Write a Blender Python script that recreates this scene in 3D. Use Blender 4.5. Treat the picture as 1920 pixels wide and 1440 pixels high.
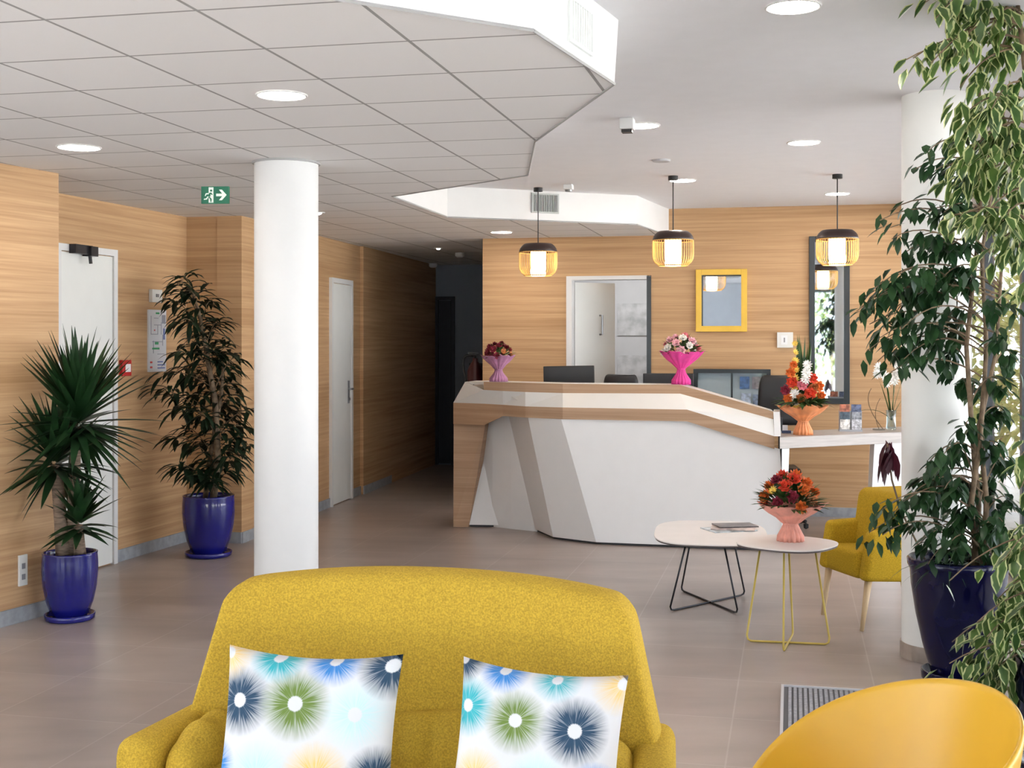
import bpy, bmesh, math, random
from mathutils import Vector, Matrix, noise as mnoise

for o in list(bpy.data.objects): bpy.data.objects.remove(o)
S = bpy.context.scene
COL = S.collection
PI = math.pi
# ------------------------------------------------------------------ camera
F, HZ, EYE = 2370.0, 641.0, 1.55           # focal length in pixels, horizon row, eye height
cam_data = bpy.data.cameras.new('camera'); cam = bpy.data.objects.new('camera', cam_data)
COL.objects.link(cam); cam.location = (0, 0, EYE); cam.rotation_euler = (PI/2, 0, 0)
cam_data.sensor_width = 36; cam_data.lens = F/1920*36; cam_data.shift_y = -(720-HZ)/1920
cam_data.clip_start = .05; cam_data.clip_end = 200
S.camera = cam
# ------------------------------------------------------------------ world, exposure
S.view_settings.view_transform = 'Standard'; S.view_settings.look = 'None'
S.view_settings.gamma = 1; S.view_settings.use_curve_mapping = False
S.view_settings.exposure = 0.70
world = bpy.data.worlds.new('sky'); S.world = world; world.use_nodes = True
wn = world.node_tree; bg = wn.nodes['Background']
bg.inputs[0].default_value = (.86, .93, 1.0, 1); bg.inputs[1].default_value = 3.9
sun_d = bpy.data.lights.new('sun', 'SUN'); sun_d.energy = 34; sun_d.angle = .01; sun_d.color = (1, .96, .90)
sun = bpy.data.objects.new('sun', sun_d); COL.objects.link(sun)
sun.rotation_euler = Vector((.30, -.42, -1.0)).to_track_quat('-Z', 'Y').to_euler()      # high sun from behind the building
LAMP_E = 60.0
# ------------------------------------------------------------------ frame of the building
TH = math.radians(12.48)
U = Vector((math.cos(TH), -math.sin(TH), 0)); V = Vector((math.sin(TH), math.cos(TH), 0))
ZD, ZH = EYE+.97, EYE+1.21                 # tiled and plaster ceiling heights
def W(px, d, z=0.0): return Vector(((px-960)/F*d, d, z))
def PZ(px, py, z): return W(px, F*(EYE-z)/(py-HZ), z)      # point at height z seen there
def HT(py, d): return EYE-(py-HZ)/F*d
def UV(u, v, z=0.0): return U*u+V*v+Vector((0, 0, z))
def on_line(px, a, b):
    k = (px-960)/F; dx, dy = b.x-a.x, b.y-a.y
    t = (k*a.y-a.x)/(dx-k*dy); return Vector((a.x+dx*t, a.y+dy*t, 0))
rnd = random.Random(7)
# ------------------------------------------------------------------ materials
MATS = {}
def mat(name, col, rough=.6, metal=0, noise=0, nscale=8, spec=.5, emit=None, estr=0, bump=0, bscale=60, coat=0, sub=0, stretch=None, col2=None, trans=0):
    if name in MATS: return MATS[name]
    m = bpy.data.materials.new(name); m.use_nodes = True; nt = m.node_tree; b = nt.nodes['Principled BSDF']
    b.inputs['Base Color'].default_value = (*col, 1); b.inputs['Roughness'].default_value = rough
    b.inputs['Metallic'].default_value = metal; b.inputs['Specular IOR Level'].default_value = spec
    b.inputs['Coat Weight'].default_value = coat
    b.inputs['Transmission Weight'].default_value = trans
    if emit: b.inputs['Emission Color'].default_value = (*emit, 1); b.inputs['Emission Strength'].default_value = estr
    tc = nt.nodes.new('ShaderNodeTexCoord'); mp = nt.nodes.new('ShaderNodeMapping'); nt.links.new(tc.outputs['Object'], mp.inputs[0])
    if stretch: mp.inputs['Scale'].default_value = stretch
    if noise or col2:
        n = nt.nodes.new('ShaderNodeTexNoise'); n.inputs['Scale'].default_value = nscale; n.inputs['Detail'].default_value = 5
        nt.links.new(mp.outputs[0], n.inputs['Vector'])
        r = nt.nodes.new('ShaderNodeValToRGB'); nt.links.new(n.outputs[0], r.inputs[0])
        c2 = col2 or tuple(c*(1+noise) for c in col); c1 = tuple(c*(1-noise) for c in col) if not col2 else col
        r.color_ramp.elements[0].position = .35; r.color_ramp.elements[1].position = .65
        r.color_ramp.elements[0].color = (*c1, 1); r.color_ramp.elements[1].color = (*c2, 1)
        nt.links.new(r.outputs[0], b.inputs['Base Color'])
    if bump:
        n2 = nt.nodes.new('ShaderNodeTexNoise'); n2.inputs['Scale'].default_value = bscale; nt.links.new(mp.outputs[0], n2.inputs['Vector'])
        bp = nt.nodes.new('ShaderNodeBump'); bp.inputs['Strength'].default_value = bump; bp.inputs['Distance'].default_value = .01
        nt.links.new(n2.outputs[0], bp.inputs['Height']); nt.links.new(bp.outputs[0], b.inputs['Normal'])
    MATS[name] = m; return m
def wood(name, light, dark, sc=1.0):
    m = bpy.data.materials.new(name); m.use_nodes = True; nt = m.node_tree; L = nt.links; b = nt.nodes['Principled BSDF']
    b.inputs['Roughness'].default_value = .55; b.inputs['Specular IOR Level'].default_value = .3
    tc = nt.nodes.new('ShaderNodeTexCoord')
    def nz(scale, zs, det):
        mp = nt.nodes.new('ShaderNodeMapping'); mp.inputs['Scale'].default_value = (scale, scale, zs)
        L.new(tc.outputs['Object'], mp.inputs[0]); n = nt.nodes.new('ShaderNodeTexNoise'); n.inputs['Scale'].default_value = 1
        n.inputs['Detail'].default_value = det; n.inputs['Roughness'].default_value = .6; L.new(mp.outputs[0], n.inputs['Vector']); return n
    a = nz(.6*sc, 38*sc, 4); c = nz(2.0*sc, 115*sc, 3); e = nz(.25, 4.5, 2)
    def mth(op, x, y):
        q = nt.nodes.new('ShaderNodeMath'); q.operation = op
        for i, w in enumerate((x, y)):
            if isinstance(w, (int, float)): q.inputs[i].default_value = w
            else: L.new(w, q.inputs[i])
        return q.outputs[0]
    s = mth('ADD', mth('MULTIPLY', a.outputs[0], .5), mth('ADD', mth('MULTIPLY', c.outputs[0], .28), mth('MULTIPLY', e.outputs[0], .3)))
    r = nt.nodes.new('ShaderNodeValToRGB'); r.color_ramp.elements[0].position = .40; r.color_ramp.elements[1].position = .66
    r.color_ramp.elements[0].color = (*dark, 1); r.color_ramp.elements[1].color = (*light, 1)
    L.new(s, r.inputs[0]); L.new(r.outputs[0], b.inputs['Base Color']); MATS[name] = m; return m
WOOD = wood('oak_cladding', (.60, .385, .21), (.40, .232, .112))
WOODC = wood('oak_counter', (.50, .335, .22), (.36, .22, .13))
def brick_mat(name, org, size, c1, c2, mortar, mw, rough, bumpv, noise_amt=0, spec=.4, mottled=None, wid=1.0):
    m = bpy.data.materials.new(name); m.use_nodes = True; nt = m.node_tree; L = nt.links; b = nt.nodes['Principled BSDF']
    b.inputs['Roughness'].default_value = rough; b.inputs['Specular IOR Level'].default_value = spec
    tc = nt.nodes.new('ShaderNodeTexCoord'); mp = nt.nodes.new('ShaderNodeMapping'); mp.vector_type = 'TEXTURE'
    mp.inputs['Location'].default_value = (org.x, org.y, 0); mp.inputs['Rotation'].default_value = (0, 0, -TH)
    mp.inputs['Scale'].default_value = (size, size, 1)
    L.new(tc.outputs['Object'], mp.inputs[0])
    br = nt.nodes.new('ShaderNodeTexBrick'); br.offset = 0; br.squash = 1
    br.inputs['Scale'].default_value = 1; br.inputs['Brick Width'].default_value = wid; br.inputs['Row Height'].default_value = 1
    br.inputs['Mortar Size'].default_value = mw; br.inputs['Mortar Smooth'].default_value = .1
    br.inputs['Color1'].default_value = (*c1, 1); br.inputs['Color2'].default_value = (*c2, 1); br.inputs['Mortar'].default_value = (*mortar, 1)
    L.new(mp.outputs[0], br.inputs['Vector'])
    out = br.outputs['Color']
    if mottled:
        n = nt.nodes.new('ShaderNodeTexNoise'); n.inputs['Scale'].default_value = 1; n.inputs['Detail'].default_value = 3
        m2 = nt.nodes.new('ShaderNodeMapping'); m2.inputs['Rotation'].default_value = (0, 0, TH); m2.inputs['Scale'].default_value = (1.5, 4.2, 1); m2.inputs['Location'].default_value = (3.1, 7.7, .37)
        L.new(tc.outputs['Object'], m2.inputs[0]); L.new(m2.outputs[0], n.inputs['Vector'])
        mr = nt.nodes.new('ShaderNodeMapRange'); mr.inputs[1].default_value = .22; mr.inputs[2].default_value = .78
        mr.inputs[3].default_value = 1-mottled; mr.inputs[4].default_value = 1+mottled; L.new(n.outputs[0], mr.inputs[0])
        mx = nt.nodes.new('ShaderNodeVectorMath'); mx.operation = 'SCALE'; L.new(out, mx.inputs[0]); L.new(mr.outputs[0], mx.inputs['Scale']); out = mx.outputs[0]
    L.new(out, b.inputs['Base Color'])
    if bumpv:
        bp = nt.nodes.new('ShaderNodeBump'); bp.inputs['Strength'].default_value = bumpv; bp.inputs['Distance'].default_value = .004; bp.invert = True
        L.new(br.outputs['Fac'], bp.inputs['Height']); L.new(bp.outputs[0], b.inputs['Normal'])
    MATS[name] = m; return m
ceil_org = PZ(767, 77, ZD)
TILE = brick_mat('ceiling_tile', ceil_org, .5107*.97, (.80, .795, .80), (.82, .815, .82), (.36, .355, .355), .013, .9, .5, spec=.1)
FLOORM = brick_mat('floor_tile', PZ(1640, 1290, 0), .6, (.325, .268, .242), (.355, .296, .268), (.41, .36, .335), .006, .30, 0, mottled=.20, spec=.5)
WHITE = mat('white_paint', (.71, .71, .71), .6, noise=.01)
CEILW = mat('plaster_ceiling', (.80, .80, .83), .85, noise=.01, spec=.1)
LAM = mat('white_laminate', (.77, .765, .765), .42, noise=.01)
RISER = mat('pale_laminate', (.72, .72, .71), .35, noise=.01)
DOORW = mat('door_white', (.76, .77, .75), .5, noise=.01)
GREYB = mat('baseboard_tile', (.33, .35, .38), .5, noise=.12, nscale=20)
DARKM = mat('dark_frame', (.018, .026, .032), .35)
BLACK = mat('black_plastic', (.012, .012, .014), .45)
BLKMETAL = mat('black_metal', (.03, .03, .035), .35, metal=.5)
CHROME = mat('chrome', (.62, .64, .68), .15, metal=1)
STEEL = mat('grey_steel', (.32, .33, .35), .35, metal=.8)
GREYWALL = mat('grey_paint', (.50, .52, .55), .8, noise=.02)
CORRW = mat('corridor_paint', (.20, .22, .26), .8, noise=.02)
UNLIT = mat('unlit_doorway', (.008, .010, .02), .5)  # near-black colour for the shade inside the doorway
BLUEPOT = mat('blue_glaze', (.008, .009, .155), .12, noise=.2, nscale=3, coat=.3)
DPOT = mat('navy_glaze', (.003, .003, .028), .12, noise=.3, nscale=3, coat=.0, spec=.35)
SOIL = mat('soil', (.035, .022, .014), .95, noise=.4, nscale=40, bump=.6)
YEL = mat('mustard_fabric', (.53, .345, .042), .9, noise=.22, nscale=210, spec=.15, bump=.35, bscale=320)
YELC = mat('mustard_armchair_fabric', (.46, .29, .02), .9, noise=.2, nscale=160, spec=.15, bump=.3, bscale=300)
YPLAST = mat('yellow_plastic', (.66, .37, .025), .38, noise=.02, spec=.5)
YMETAL = mat('yellow_metal', (.62, .46, .10), .4)
GOLD = mat('yellow_frame', (.75, .47, .045), .35, noise=.05)
PALEWOOD = mat('pale_wood', (.60, .43, .25), .5, noise=.15, nscale=6, stretch=(8, 8, 1))
TABLEW = mat('table_white', (.80, .76, .74), .35, noise=.02)
GREEN = mat('exit_green', (.005, .12, .065), .4, emit=(.005, .15, .08), estr=.25)
SIGNW = mat('sign_white', (.80, .85, .80), .5, emit=(.8, .9, .82), estr=.25)
PAPER = mat('paper', (.82, .83, .84), .6)
REDM = mat('red_plastic', (.48, .02, .02), .4)
def emis(name, col, s):
    return mat(name, col, .5, emit=col, estr=s)
DIFF = emis('lamp_diffuser', (1, .90, .80), LAMP_E)
WARM = emis('pendant_diffuser', (1, .70, .33), 9)
BAMBOO = mat('bamboo', (.66, .40, .13), .5, noise=.15)
DKSHADE = mat('dark_bamboo', (.03, .015, .014), .4)
def leafm(name, c, c2, rough=.4, vari=None, tr=.25):
    m = bpy.data.materials.new(name); m.use_nodes = True; nt = m.node_tree; L = nt.links; b = nt.nodes['Principled BSDF']
    b.inputs['Roughness'].default_value = rough; b.inputs['Specular IOR Level'].default_value = .45
    tc = nt.nodes.new('ShaderNodeTexCoord'); n = nt.nodes.new('ShaderNodeTexNoise'); n.inputs['Scale'].default_value = 9
    L.new(tc.outputs['Object'], n.inputs['Vector']); r = nt.nodes.new('ShaderNodeValToRGB')
    r.color_ramp.elements[0].position = .35; r.color_ramp.elements[1].position = .65
    r.color_ramp.elements[0].color = (*c, 1); r.color_ramp.elements[1].color = (*c2, 1); L.new(n.outputs[0], r.inputs[0])
    out = r.outputs[0]
    if vari:
        sx = nt.nodes.new('ShaderNodeSeparateXYZ'); L.new(tc.outputs['UV'], sx.inputs[0])
        q = nt.nodes.new('ShaderNodeMath'); q.operation = 'SUBTRACT'; L.new(sx.outputs[0], q.inputs[0]); q.inputs[1].default_value = .5
        a = nt.nodes.new('ShaderNodeMath'); a.operation = 'ABSOLUTE'; L.new(q.outputs[0], a.inputs[0])
        n3 = nt.nodes.new('ShaderNodeTexNoise'); n3.inputs['Scale'].default_value = 45; L.new(tc.outputs['Object'], n3.inputs['Vector'])
        ad = nt.nodes.new('ShaderNodeMath'); ad.operation = 'MULTIPLY_ADD'; L.new(n3.outputs[0], ad.inputs[0]); ad.inputs[1].default_value = .22; L.new(a.outputs[0], ad.inputs[2])
        st = nt.nodes.new('ShaderNodeMapRange'); st.inputs[1].default_value = .43; st.inputs[2].default_value = .48; L.new(ad.outputs[0], st.inputs[0])
        mx = nt.nodes.new('ShaderNodeMixRGB'); L.new(st.outputs[0], mx.inputs[0]); L.new(out, mx.inputs[1]); mx.inputs[2].default_value = (*vari, 1); out = mx.outputs[0]
    L.new(out, b.inputs['Base Color'])
    t = nt.nodes.new('ShaderNodeBsdfTranslucent'); L.new(out, t.inputs[0]); ms = nt.nodes.new('ShaderNodeMixShader'); ms.inputs[0].default_value = tr
    L.new(b.outputs[0], ms.inputs[1]); L.new(t.outputs[0], ms.inputs[2]); L.new(ms.outputs[0], nt.nodes['Material Output'].inputs[0])
    MATS[name] = m; return m
YUC = leafm('yucca_leaf', (.010, .035, .012), (.022, .065, .022), .35)
ALI = leafm('dark_leaf', (.006, .018, .009), (.018, .042, .018), .45)
FIC = leafm('ficus_leaf', (.010, .035, .014), (.035, .09, .03), .3, tr=.3)
VAR = leafm('variegated_leaf', (.035, .085, .02), (.10, .18, .04), .35, vari=(.48, .52, .24), tr=.3)
HEDGE = leafm('hedge_leaf', (.10, .18, .04), (.34, .36, .10), .5)
BARK = mat('bark', (.17, .115, .07), .85, noise=.35, nscale=25, bump=.5, bscale=40)
CANE = mat('cane', (.24, .17, .12), .85, noise=.3, nscale=18, stretch=(1, 1, 6), bump=.5, bscale=30)
def glassm(name, tint=(1, 1, 1), refl=.08):
    m = bpy.data.materials.new(name); m.use_nodes = True; nt = m.node_tree; L = nt.links
    for n in list(nt.nodes):
        if n.type == 'BSDF_PRINCIPLED': nt.nodes.remove(n)
    t = nt.nodes.new('ShaderNodeBsdfTransparent'); t.inputs[0].default_value = (*tint, 1)
    g = nt.nodes.new('ShaderNodeBsdfGlossy'); g.inputs['Roughness'].default_value = .02
    lw = nt.nodes.new('ShaderNodeFresnel'); lw.inputs[0].default_value = 1.45
    ms = nt.nodes.new('ShaderNodeMixShader')
    ad = nt.nodes.new('ShaderNodeMath'); ad.operation = 'ADD'; ad.operation = 'MULTIPLY_ADD'; ad.inputs[1].default_value = .35; ad.inputs[2].default_value = refl; ad.use_clamp = True; L.new(lw.outputs[0], ad.inputs[0])
    L.new(ad.outputs[0], ms.inputs[0]); L.new(t.outputs[0], ms.inputs[1]); L.new(g.outputs[0], ms.inputs[2])
    L.new(ms.outputs[0], nt.nodes['Material Output'].inputs[0]); MATS[name] = m; return m
GLASS = glassm('pane_glass', (.96, .98, 1), 0)
VGLASS = glassm('vase_glass', (.86, .92, .93), .06)
MIRROR = mat('mirror_glass', (.60, .66, .72), .02, metal=1)
# ------------------------------------------------------------------ mesh helpers
class MB:
    def __init__(s): s.v = []; s.f = []; s.uv = []; s.mi = []
    def add(s, vs, fs, uvs=None, mi=0):
        b = len(s.v); s.v += [tuple(p) for p in vs]; s.f += [tuple(b+i for i in f) for f in fs]
        s.mi += [mi]*len(fs)
        if uvs: s.uv += uvs
    def box(s, a, b, mi=0):
        x0, y0, z0 = a; x1, y1, z1 = b
        s.add([(x0,y0,z0),(x1,y0,z0),(x1,y1,z0),(x0,y1,z0),(x0,y0,z1),(x1,y0,z1),(x1,y1,z1),(x0,y1,z1)],
              [(0,3,2,1),(4,5,6,7),(0,1,5,4),(1,2,6,5),(2,3,7,6),(3,0,4,7)], mi=mi); return s
    def hexa(s, p, mi=0):                 # 8 points: bottom 4 ccw, top 4
        s.add(p, [(0,3,2,1),(4,5,6,7),(0,1,5,4),(1,2,6,5),(2,3,7,6),(3,0,4,7)], mi=mi); return s
    def wallbox(s, a, b, z0, z1, t):      # from floor point a to b, thickened by vector t
        a = Vector((a[0], a[1], 0)); b = Vector((b[0], b[1], 0)); q = [a, b, b+t, a+t]
        s.hexa([(p.x, p.y, z0) for p in q]+[(p.x, p.y, z1) for p in q]); return s
    def prism(s, poly, off, mi=0):        # polygon of 3D points extruded by a vector
        n = len(poly); off = Vector(off); a = [Vector(p) for p in poly]; b = [p+off for p in a]
        s.add(a+b, [tuple(range(n-1, -1, -1)), tuple(range(n, 2*n))]+[(i, (i+1) % n, (i+1) % n+n, i+n) for i in range(n)], mi=mi); return s
    def tube(s, pts, r, n=8, caps=True, mi=0):
        pts = [Vector(p) for p in pts]; rs = r if isinstance(r, (list, tuple)) else [r]*len(pts)
        rings = []; up = None
        for i, p in enumerate(pts):
            t = (pts[min(i+1, len(pts)-1)]-pts[max(i-1, 0)]).normalized()
            if up is None: up = Vector((0, 0, 1)) if abs(t.z) < .9 else Vector((1, 0, 0))
            x = t.cross(up)
            if x.length < 1e-5: x = t.orthogonal()
            x.normalize(); y = x.cross(t).normalized(); up = y
            rings.append([p+(x*math.cos(a)+y*math.sin(a))*rs[i] for a in [2*PI*k/n for k in range(n)]])
        vs = [q for R in rings for q in R]; fs = []
        for i in range(len(pts)-1):
            for k in range(n): fs.append((i*n+k, i*n+(k+1) % n, (i+1)*n+(k+1) % n, (i+1)*n+k))
        if caps: fs += [tuple(range(n-1, -1, -1)), tuple((len(pts)-1)*n+k for k in range(n))]
        s.add(vs, fs, mi=mi); return s
    def lathe(s, prof, c=(0, 0, 0), n=40, wob=None, mi=0):
        vs = []; fs = []
        for i, (r, z) in enumerate(prof):
            for k in range(n):
                a = 2*PI*k/n; rr, zz = (r, z) if wob is None else wob(r, z, a, i)
                vs.append((c[0]+rr*math.cos(a), c[1]+rr*math.sin(a), c[2]+zz))
        for i in range(len(prof)-1):
            for k in range(n): fs.append((i*n+k, i*n+(k+1) % n, (i+1)*n+(k+1) % n, (i+1)*n+k))
        s.add(vs, fs, mi=mi); return s
    def disc(s, c, r, z, n=32, up=False, mi=0):
        s.add([(c[0]+r*math.cos(2*PI*k/n), c[1]+r*math.sin(2*PI*k/n), z) for k in range(n)], [tuple(range(n)) if up else tuple(range(n-1, -1, -1))], mi=mi); return s
    def grid(s, fn, nu, nv, closed=False, mi=0, uv=False):
        vs = [fn(i/(nu if closed else nu-1), j/(nv-1)) for j in range(nv) for i in range(nu)]; fs = []; uvs = []
        for j in range(nv-1):
            for i in range(nu if closed else nu-1):
                k = (i+1) % nu; fs.append((j*nu+i, j*nu+k, (j+1)*nu+k, (j+1)*nu+i))
                if uv: uvs += [(i/(nu-1), j/(nv-1)), (k/(nu-1), j/(nv-1)), (k/(nu-1), (j+1)/(nv-1)), (i/(nu-1), (j+1)/(nv-1))]
        s.add(vs, fs, uvs if uv else None, mi); return s
    def build(s, name, m, parent=None, smooth=False, bevel=0, sub=0, solid=0, loc=None, fixn=True, segs=2):
        me = bpy.data.meshes.new(name); me.from_pydata(s.v, [], s.f); me.update()
        for mm in (m if isinstance(m, (list, tuple)) else [m]): me.materials.append(mm)
        me.polygons.foreach_set('material_index', s.mi)
        if s.uv and len(s.uv) == sum(len(f) for f in s.f):
            l = me.uv_layers.new(name='UVMap'); l.data.foreach_set('uv', [c for q in s.uv for c in q])
        if fixn:
            bm = bmesh.new(); bm.from_mesh(me); bmesh.ops.recalc_face_normals(bm, faces=bm.faces); bm.to_mesh(me); bm.free()
        if smooth: me.polygons.foreach_set('use_smooth', [True]*len(me.polygons))
        o = bpy.data.objects.new(name, me); COL.objects.link(o)
        if parent: o.parent = parent
        if loc is not None: o.location = loc
        if solid:
            q = o.modifiers.new('solid', 'SOLIDIFY'); q.thickness = solid; q.offset = 0
        if bevel:
            q = o.modifiers.new('bevel', 'BEVEL'); q.width = bevel; q.segments = segs; q.limit_method = 'ANGLE'
        if sub:
            q = o.modifiers.new('sub', 'SUBSURF'); q.levels = sub; q.render_levels = sub
        return o
def tag(o, label, cat, group=None, kind=None):
    if label: o['label'] = label
    if cat: o['category'] = cat
    if group: o['group'] = group
    if kind: o['kind'] = kind
    return o
def struct(o, label=None): o['kind'] = 'structure'; return o
def thing(name, label, cat, loc=(0, 0, 0), rz=0, group=None):
    o = bpy.data.objects.new(name, None); COL.objects.link(o); o.empty_display_size = .1
    o.location = loc; o.rotation_euler = (0, 0, rz); return tag(o, label, cat, group)
def copy_tree(o, parent=None):
    c = o.copy(); COL.objects.link(c)
    if parent: c.parent = parent
    for ch in [x for x in o.children]: copy_tree(ch, c)
    return c
def setz(v, z): return Vector((v[0], v[1], z))
def bez(a, b, c, n=8):
    return [a*(1-t)**2+b*2*t*(1-t)+c*t*t for t in [i/n for i in range(n+1)]]

# ================================================================== THE ROOM
# back wall line and window wall
BQ = W(1555, 11.2); BWA = on_line(905, BQ, BQ+U); BWB = on_line(1790, BQ, BQ+U)
def BW(px, off=0.0): return on_line(px, BQ-V*off, BQ+U-V*off)
uR = BWB.dot(U); vB = BWB.dot(V); vR = -3.5; uL = -5.2
T_ = .2
fl = MB(); fl.box((-8, -6, -.1), (8, 19, 0)); struct(fl.build('floor', FLOORM))
# pillar, left wall and corridor points (from the ceiling line)
A1 = PZ(7, 304, ZD); A2 = PZ(110, 322, ZD)
L1 = PZ(110, 362, ZD); L2 = PZ(350, 407, ZD); L3 = on_line(453, L2, L2+U)
C1 = PZ(675, 462, ZD); C0 = L3; C2 = on_line(812, C1, C1+(C1-C0))
A1 = A1-U*.05; A2 = on_line(110, A1, A2-U*.05)
for p in (A1, A2, L1, L2, L3, C0, C1, C2): p.z = 0
def wall(name, a, b, out, z1=ZD, m=WOOD, holes=(), z0=0.0):
    """a->b floor line, 'out' thickness vector, holes (s0,s1,ztop[,zbot]) in metres along the wall"""
    mb = MB(); d = (b-a); L = d.length; d = d/L; s = 0
    for h in sorted(holes):
        zb = h[3] if len(h) > 3 else 0
        if h[0] > s: mb.wallbox(a+d*s, a+d*h[0], z0, z1, out)
        mb.wallbox(a+d*h[0], a+d*h[1], h[2], z1, out)
        if zb > z0: mb.wallbox(a+d*h[0], a+d*h[1], z0, zb, out)
        s = h[1]
    mb.wallbox(a+d*s, b, z0, z1, out); return struct(mb.build(name, m))
def basebd(name, a, b, inn, h=.085): return struct(MB().wallbox(a, b, 0, h, inn).build(name, GREYB))
leftn = (L2-L1).normalized(); outL = Vector((-leftn.y, leftn.x, 0))*T_       # points away from the room (left)
A0 = A1-U*(A1.dot(U)-uL)                                                     # return face going left
# pillar block (projecting from the left wall)
pl = MB(); dA = (A2-A1)
lback = A1+Vector((-dA.y, dA.x, 0)).normalized()*.55
pl.prism([A1, A2, A2-U*.6, A0], (0, 0, ZD)); struct(pl.build('wall_left', WOOD))
Lstart = L1-leftn*1.2
wall('wall_left', Lstart, L2, outL)
wall('wall_left', L2, L3, V*T_)
C1n = (C1-L3).normalized(); outC = Vector((-C1n.y, C1n.x, 0))*T_
wall('wall_left', L3, C1, outC)
C1s = C1+U*.035
wall('wall_left', C1s, C2+U*.035, outC, m=WOOD)
basebd('baseboard_left', A1+U*0, A2, -Vector((-dA.y, dA.x, 0)).normalized()*.012)
basebd('baseboard_left', A0, A1, -V*.012)
sa = on_line(213, L1, L2)
basebd('baseboard_left', sa+leftn*.02, L2, -outL.normalized()*.012)
basebd('baseboard_left', L2, L3, -V*.012)
d2a, d2b = on_line(617, L3, C1), on_line(657, L3, C1)
basebd('baseboard_left', L3, d2a, -outC.normalized()*.012)
basebd('baseboard_left', d2b, C1, -outC.normalized()*.012)
basebd('baseboard_left', C1s, C2, -outC.normalized()*.012)
# corridor end and its right side
E2 = C2+U*2.6
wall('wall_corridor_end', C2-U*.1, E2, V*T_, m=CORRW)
BWe = BWA+V*T_
sEnd = on_line(905, C2, E2)
# back wall with the office door opening
o1, o2 = BW(1062), BW(1221); zdoor = HT(518, o1.y)
s1, s2 = (o1-BWA).length, (o2-BWA).length
BWB2 = BWB+U*.1
wall('wall_back', BWA, BWB2, V*.14, z1=ZH, holes=[(s1, s2, zdoor)])
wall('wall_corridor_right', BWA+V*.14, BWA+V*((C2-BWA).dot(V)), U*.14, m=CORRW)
basebd('baseboard_back', BW(1222), BWB, -V*.012); basebd('baseboard_back', BWA, BW(1058), -V*.012)
# office behind the back wall
OD = 2.4
of0 = BWA+V*.14+U*.14; of1 = BWB+V*.14
wall('wall_office_far', of0+V*OD, of1+V*OD, V*.1, z1=ZH, m=GREYWALL)
wall('wall_office_right', of1, of1+V*OD, U*.1, z1=ZH, m=GREYWALL)
# rear wall of the lounge and left part behind the camera
Rr = UV(uR, vR); Rl = UV(uL, vR)
wall('wall_left_lounge', Rl, UV(uL, A1.dot(V)), -U*T_, z1=ZH, m=WHITE, holes=[(.6, 6.6, ZH-.14, .0)])
zs = ZH-.14
holesR = [(.5, 3.1, zs, .0), (4.4, (Rr-Rl).length-.05, zs, .0)]
wall('wall_rear', Rl, Rr+U*.1, -V*T_, z1=ZH, m=GREYWALL, holes=holesR)
wall('wall_right', Rr, BWB, U*.14, z1=ZH, m=WHITE, holes=[(.1, (BWB-Rr).length-.02, zs, .0)])
def glazing(name, a, b, z0, z1, marks, n_in, fr=.075):
    """window: dark frame with mullions at the given metres, one pane per bay"""
    d = (b-a).normalized(); L = (b-a).length; f = MB(); t = n_in*.07
    for s in [0]+list(marks)+[L-fr]: f.wallbox(a+d*s, a+d*(s+fr), z0, z1, t)
    xs = [0]+list(marks)+[L-fr]
    for i in range(len(xs)-1):
        f.wallbox(a+d*(xs[i]+fr), a+d*xs[i+1], z0, z0+.06, t); f.wallbox(a+d*(xs[i]+fr), a+d*xs[i+1], z1-.06, z1, t)
    o = struct(f.build(name, DARKM))
    for i in range(len(xs)-1):
        g = MB(); g.wallbox(a+d*(xs[i]+fr)+t*.4, a+d*xs[i+1]+t*.4, z0+.06, z1-.06, t*.12); g.build('pane', GLASS, o)
    return o
wr0 = Rr+V*.1+U*.03; wr1 = BWB-V*.02+U*.03
Lr = (wr1-wr0).length
def s_on_right(px): return (on_line(px, wr0, wr1)-wr0).length-.037
m1, m2 = s_on_right(1845), s_on_right(1914)
glazing('window_1', wr0, wr1, 0, zs, sorted([m1, m2]+[m2-1.5*k for k in range(1, 7)]), U)
glazing('window_2', Rl+U*.5-V*.05, Rl+U*3.1-V*.05, 0, zs, [1.27], -V)
Lw = (Rr-Rl).length-.05-4.4
glazing('added_window', Rl+V*.6-U*.05, Rl+V*6.6-U*.05, 0, zs, [1.46, 2.96, 4.46], -U)  # unseen glazed opening, added to let in more daylight from the left
glazing('window_3', Rl+U*4.4-V*.05, Rl+U*(4.4+Lw)-V*.05, 0, zs, [Lw/2-.04], -V)
# ceilings
hc = MB(); hc.box((-8, -6, ZH), (8, 19, ZH+.15)); struct(hc.build('ceiling', CEILW))
A_ = PZ(1000, 57, ZD); B_ = PZ(1152, 157, ZD); C_ = PZ(1003, 265, ZD); D_ = PZ(990, 328, ZD)
E_ = PZ(735, 368, ZD); F_ = PZ(839, 407, ZD); G_ = PZ(1194, 421, ZD); H_ = PZ(1229, 433, ZD)
K_ = PZ(640, 0, ZD); J_ = K_+(K_-A_)*4.2
I_ = BW(1254); I_.z = ZD
poly = [A_, B_, C_, D_, E_, F_, G_, H_, I_, I_+V*.1, BWA+V*.1, BWA+V*8+U*.1, UV(uL-1, 18), setz(Vector((-8, 10, 0)), 0), J_+Vector((-3, 0, 0)), J_]
poly = [Vector((p.x, p.y, ZD)) for p in poly]
offs = {1: Vector((.015, .0, 0)), 2: Vector((.10, .03, 0)), 3: Vector((.05, .03, 0))}
top = [Vector((p.x, p.y, ZH))+offs.get(i, Vector()) for i, p in enumerate(poly)]
tc_ = MB(); n = len(poly)
tc_.add(poly, [tuple(range(n-1, -1, -1))]); o = struct(tc_.build('ceiling', TILE, fixn=False))
fa = MB()
for i in range(n): j = (i+1) % n; fa.add([poly[i], poly[j], top[j], top[i]], [(0, 1, 2, 3)])
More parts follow.
